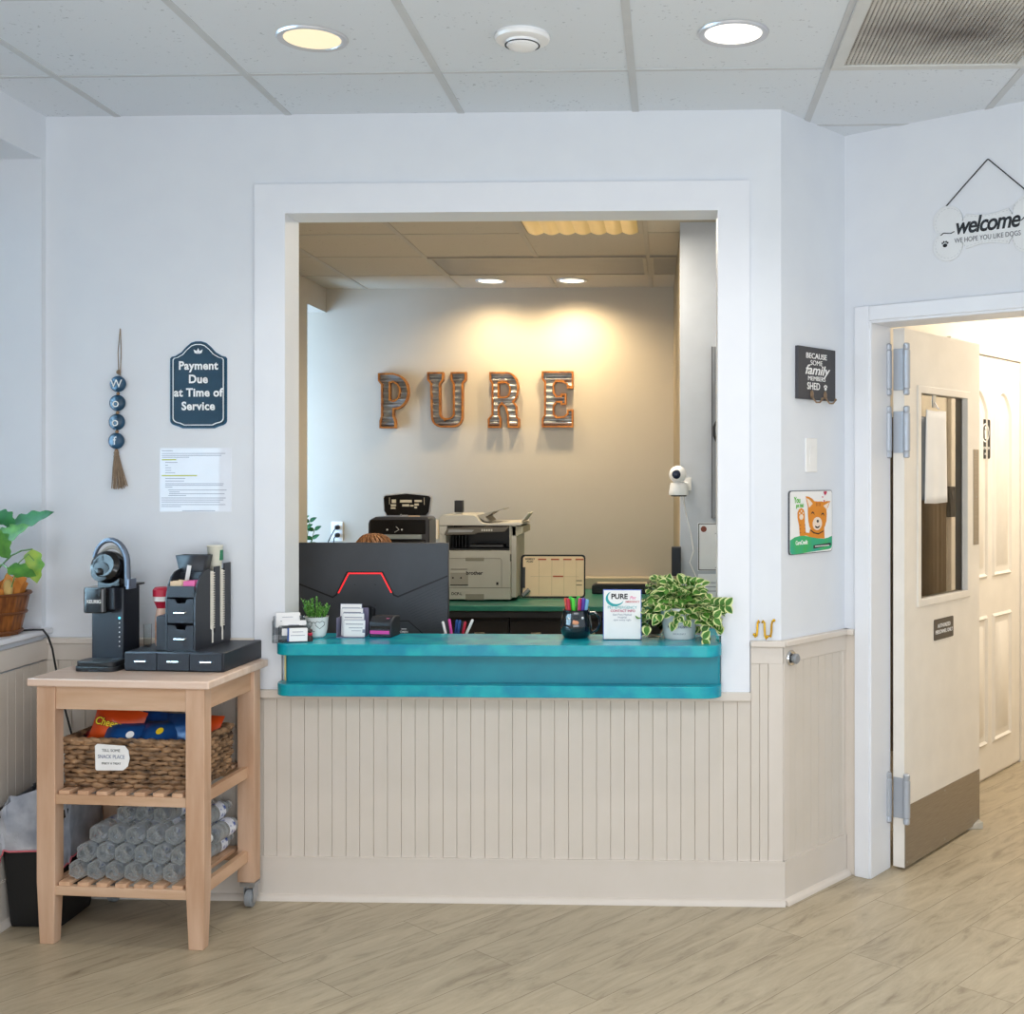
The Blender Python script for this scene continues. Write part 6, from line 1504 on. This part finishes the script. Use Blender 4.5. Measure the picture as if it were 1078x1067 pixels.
for s in (-1, 1): k = len(V2); V2 += [(s * .17, .01, .92, .063), (s * .205, -.01, .80, .056)]; E2 += [(3, k), (k, k + 1)]
skin_obj('shirt', V2, E2, CLOTH, t)
V3 = []; E3 = []
for s in (-1, 1): k = len(V3); V3 += [(s * .05, .06, .50, .13), (s * .13, -.16, .52, .088), (s * .13, -.34, .50, .070), (s * .13, -.32, .25, .062), (s * .13, -.30, .10, .056)]; E3 += [(k + i, k + i + 1) for i in range(4)]
E3.append((0, 5)); skin_obj('trousers', V3, E3, BLACK2, t)
mb = MB()
for s in (-1, 1): mb.ball((s * .030, -.088, hz - .115), .011, seg=12, ring=8); 
mb.build('eye', WHITE, t)
mb = MB(); mb.tube([(0, -.086, hz - .12), (0, -.10, hz - .135), (0, -.106, hz - .15), (0, -.094, hz - .157)], [.006, .009, .012, .008], 8); mb.build('nose', SKIN, t)
mb = MB(); mb.tube([(-.022, -.083, hz - .178), (0, -.092, hz - .180), (.022, -.083, hz - .178)], .005, 6); mb.build('mouth', mat('lip', 'b3655c', .5), t)
mb = MB(); 
mb.ball((0, .012, hz - .085), .10, (.86, 1.02, .92), 32, 20)
for v in list(mb.bm.verts):
    if v.co.y < -.055 and v.co.z < hz - .065: v.co.y = -.055
r = random.Random(2)
for i in range(130):
    a = r.uniform(-PI, PI); e0 = r.uniform(.2, 1.35); pts = []
    for k in range(6):
        e = e0 - .16 * k + .02 * r.random(); aa = a + .12 * k * (1 if i % 2 else .4)
        rr = 1.015 + .02 * math.sin(k + i); pts.append((.086 * rr * math.cos(aa) * math.cos(e), .012 + .102 * rr * math.sin(aa) * math.cos(e) , hz - .085 + .092 * rr * math.sin(e)))
    mb.tube(pts, [.0015, .0035, .004, .004, .003, .001], 5)
mb.tube([(.05 * math.cos(a), .095 + .01 * math.sin(2 * a), hz - .10 + .05 * math.sin(a)) for a in [i * PI / 8 for i in range(16)]], .022, 10, closed=True)
mb.build('hair', HAIR, t, angle=60)
t = thing('office_chair', 'dark office chair under the person behind the reception desk', 'chair', (hp.x, 5.24, 0))
mb = MB(); mb.prismz(rrect(.46, .44, .06, 5, 0, -.03), .33, .40); mb.build('seat', BLACK2, t, bev=.015)
mb = MB(); mb.prism(rrect(.38, .42, .06, 5, 0, .72), .20, .25); mb.box(-.03, .03, .20, .25, .36, .6); mb.build('backrest', BLACK2, t, bev=.01)
mb = MB(); mb.cyl((0, 0, .08), (0, 0, .34), .025); mb.build('gas_post', BLACK, t)
for k in range(5):
    a = R(72 * k + 90); lg = MB(); lg.tube([(0, 0, .10), (.27 * math.cos(a), .27 * math.sin(a), .065)], .018, 8); lg = lg.build('leg', BLACK, t)
    mb = MB(); mb.ball((.27 * math.cos(a), .27 * math.sin(a), .028), .028, (1, .6, 1)); mb.build('caster', BLACK, lg)

# ================================================================== lights
def area(name, loc, rot, sx, sy, power, col):
    l = bpy.data.lights.new(name, 'AREA'); l.shape = 'RECTANGLE'; l.size = sx; l.size_y = sy; l.energy = power; l.color = col
    o = bpy.data.objects.new(name, l); C.objects.link(o); o.location = loc; o.rotation_euler = [R(a) for a in rot]; return o
def spot(name, loc, power, col, size=130, blend=.9, r=.06, rot=(0, 0, 0)):
    l = bpy.data.lights.new(name, 'SPOT'); l.energy = power; l.color = col; l.spot_size = R(size); l.spot_blend = blend; l.shadow_soft_size = r
    o = bpy.data.objects.new(name, l); C.objects.link(o); o.location = loc; o.rotation_euler = [R(a) for a in rot]; return o
area('window_daylight', (-2.75, 2.6, 1.8), (0, -90, 0), 1.7, 3.0, 190, (.50, .78, 1))       # outside the front window
area('office_window_daylight', (-3.4, 6.95, 1.5), (0, -90, 0), 1.8, .9, 90, (.42, .66, 1))
spot('downlight_1', (-1.034, 3.405, ZC - .02), 20, (1, .90, .76)); spot('downlight_2', (.182, 3.405, ZC - .02), 28, (1, .95, .88))
spot('office_downlight_1', (-1.10, 7.27, ZCB - .015), 42, (1, .76, .44), 158, .9, .05); spot('office_downlight_2', (-.60, 7.27, ZCB - .015), 72, (1, .76, .44), 158, .9, .05)
area('office_troffer_light', (-.424, 5.4, ZCB - .05), (0, 0, 0), .5, .5, 26, (1, .88, .70))
area('office_ceiling_fill', (-.9, 5.9, 1.0), (180, 0, 0), 1.6, .8, 7, (1, .88, .72))  # unseen fill aimed up to brighten the office ceiling, no fixture here
hl = TH @ Vector((.2, -.7, 2.57)); area('hall_light', hl, (0, 0, 54), 1.6, .6, 34, (1, .90, .76))
# the waiting room's further ceiling lights and a soft added fill, behind the camera
for x in (-1.2, 0.6, 2.2):
    area('waiting_room_light', (x, .4, ZC - .02), (0, 0, 0), .9, .9, 22, (1, .96, .93))
area('ceiling_fill', (0, -.6, .9), (150, 0, 0), 3.5, 1.6, 84, (.93, .96, 1))  # fill added to lift the ceiling, not a lamp of the room
w = bpy.data.worlds.new('world'); bpy.context.scene.world = w; w.use_nodes = True
w.node_tree.nodes['Background'].inputs[0].default_value = (.78, .90, 1, 1); w.node_tree.nodes['Background'].inputs[1].default_value = 1.32
sc = bpy.context.scene; sc.view_settings.view_transform = 'Standard'; sc.view_settings.look = 'None'; sc.view_settings.exposure = .07
sc.cycles.max_bounces = 10; sc.cycles.transmission_bounces = 10; sc.cycles.caustics_refractive = False; sc.cycles.caustics_reflective = False
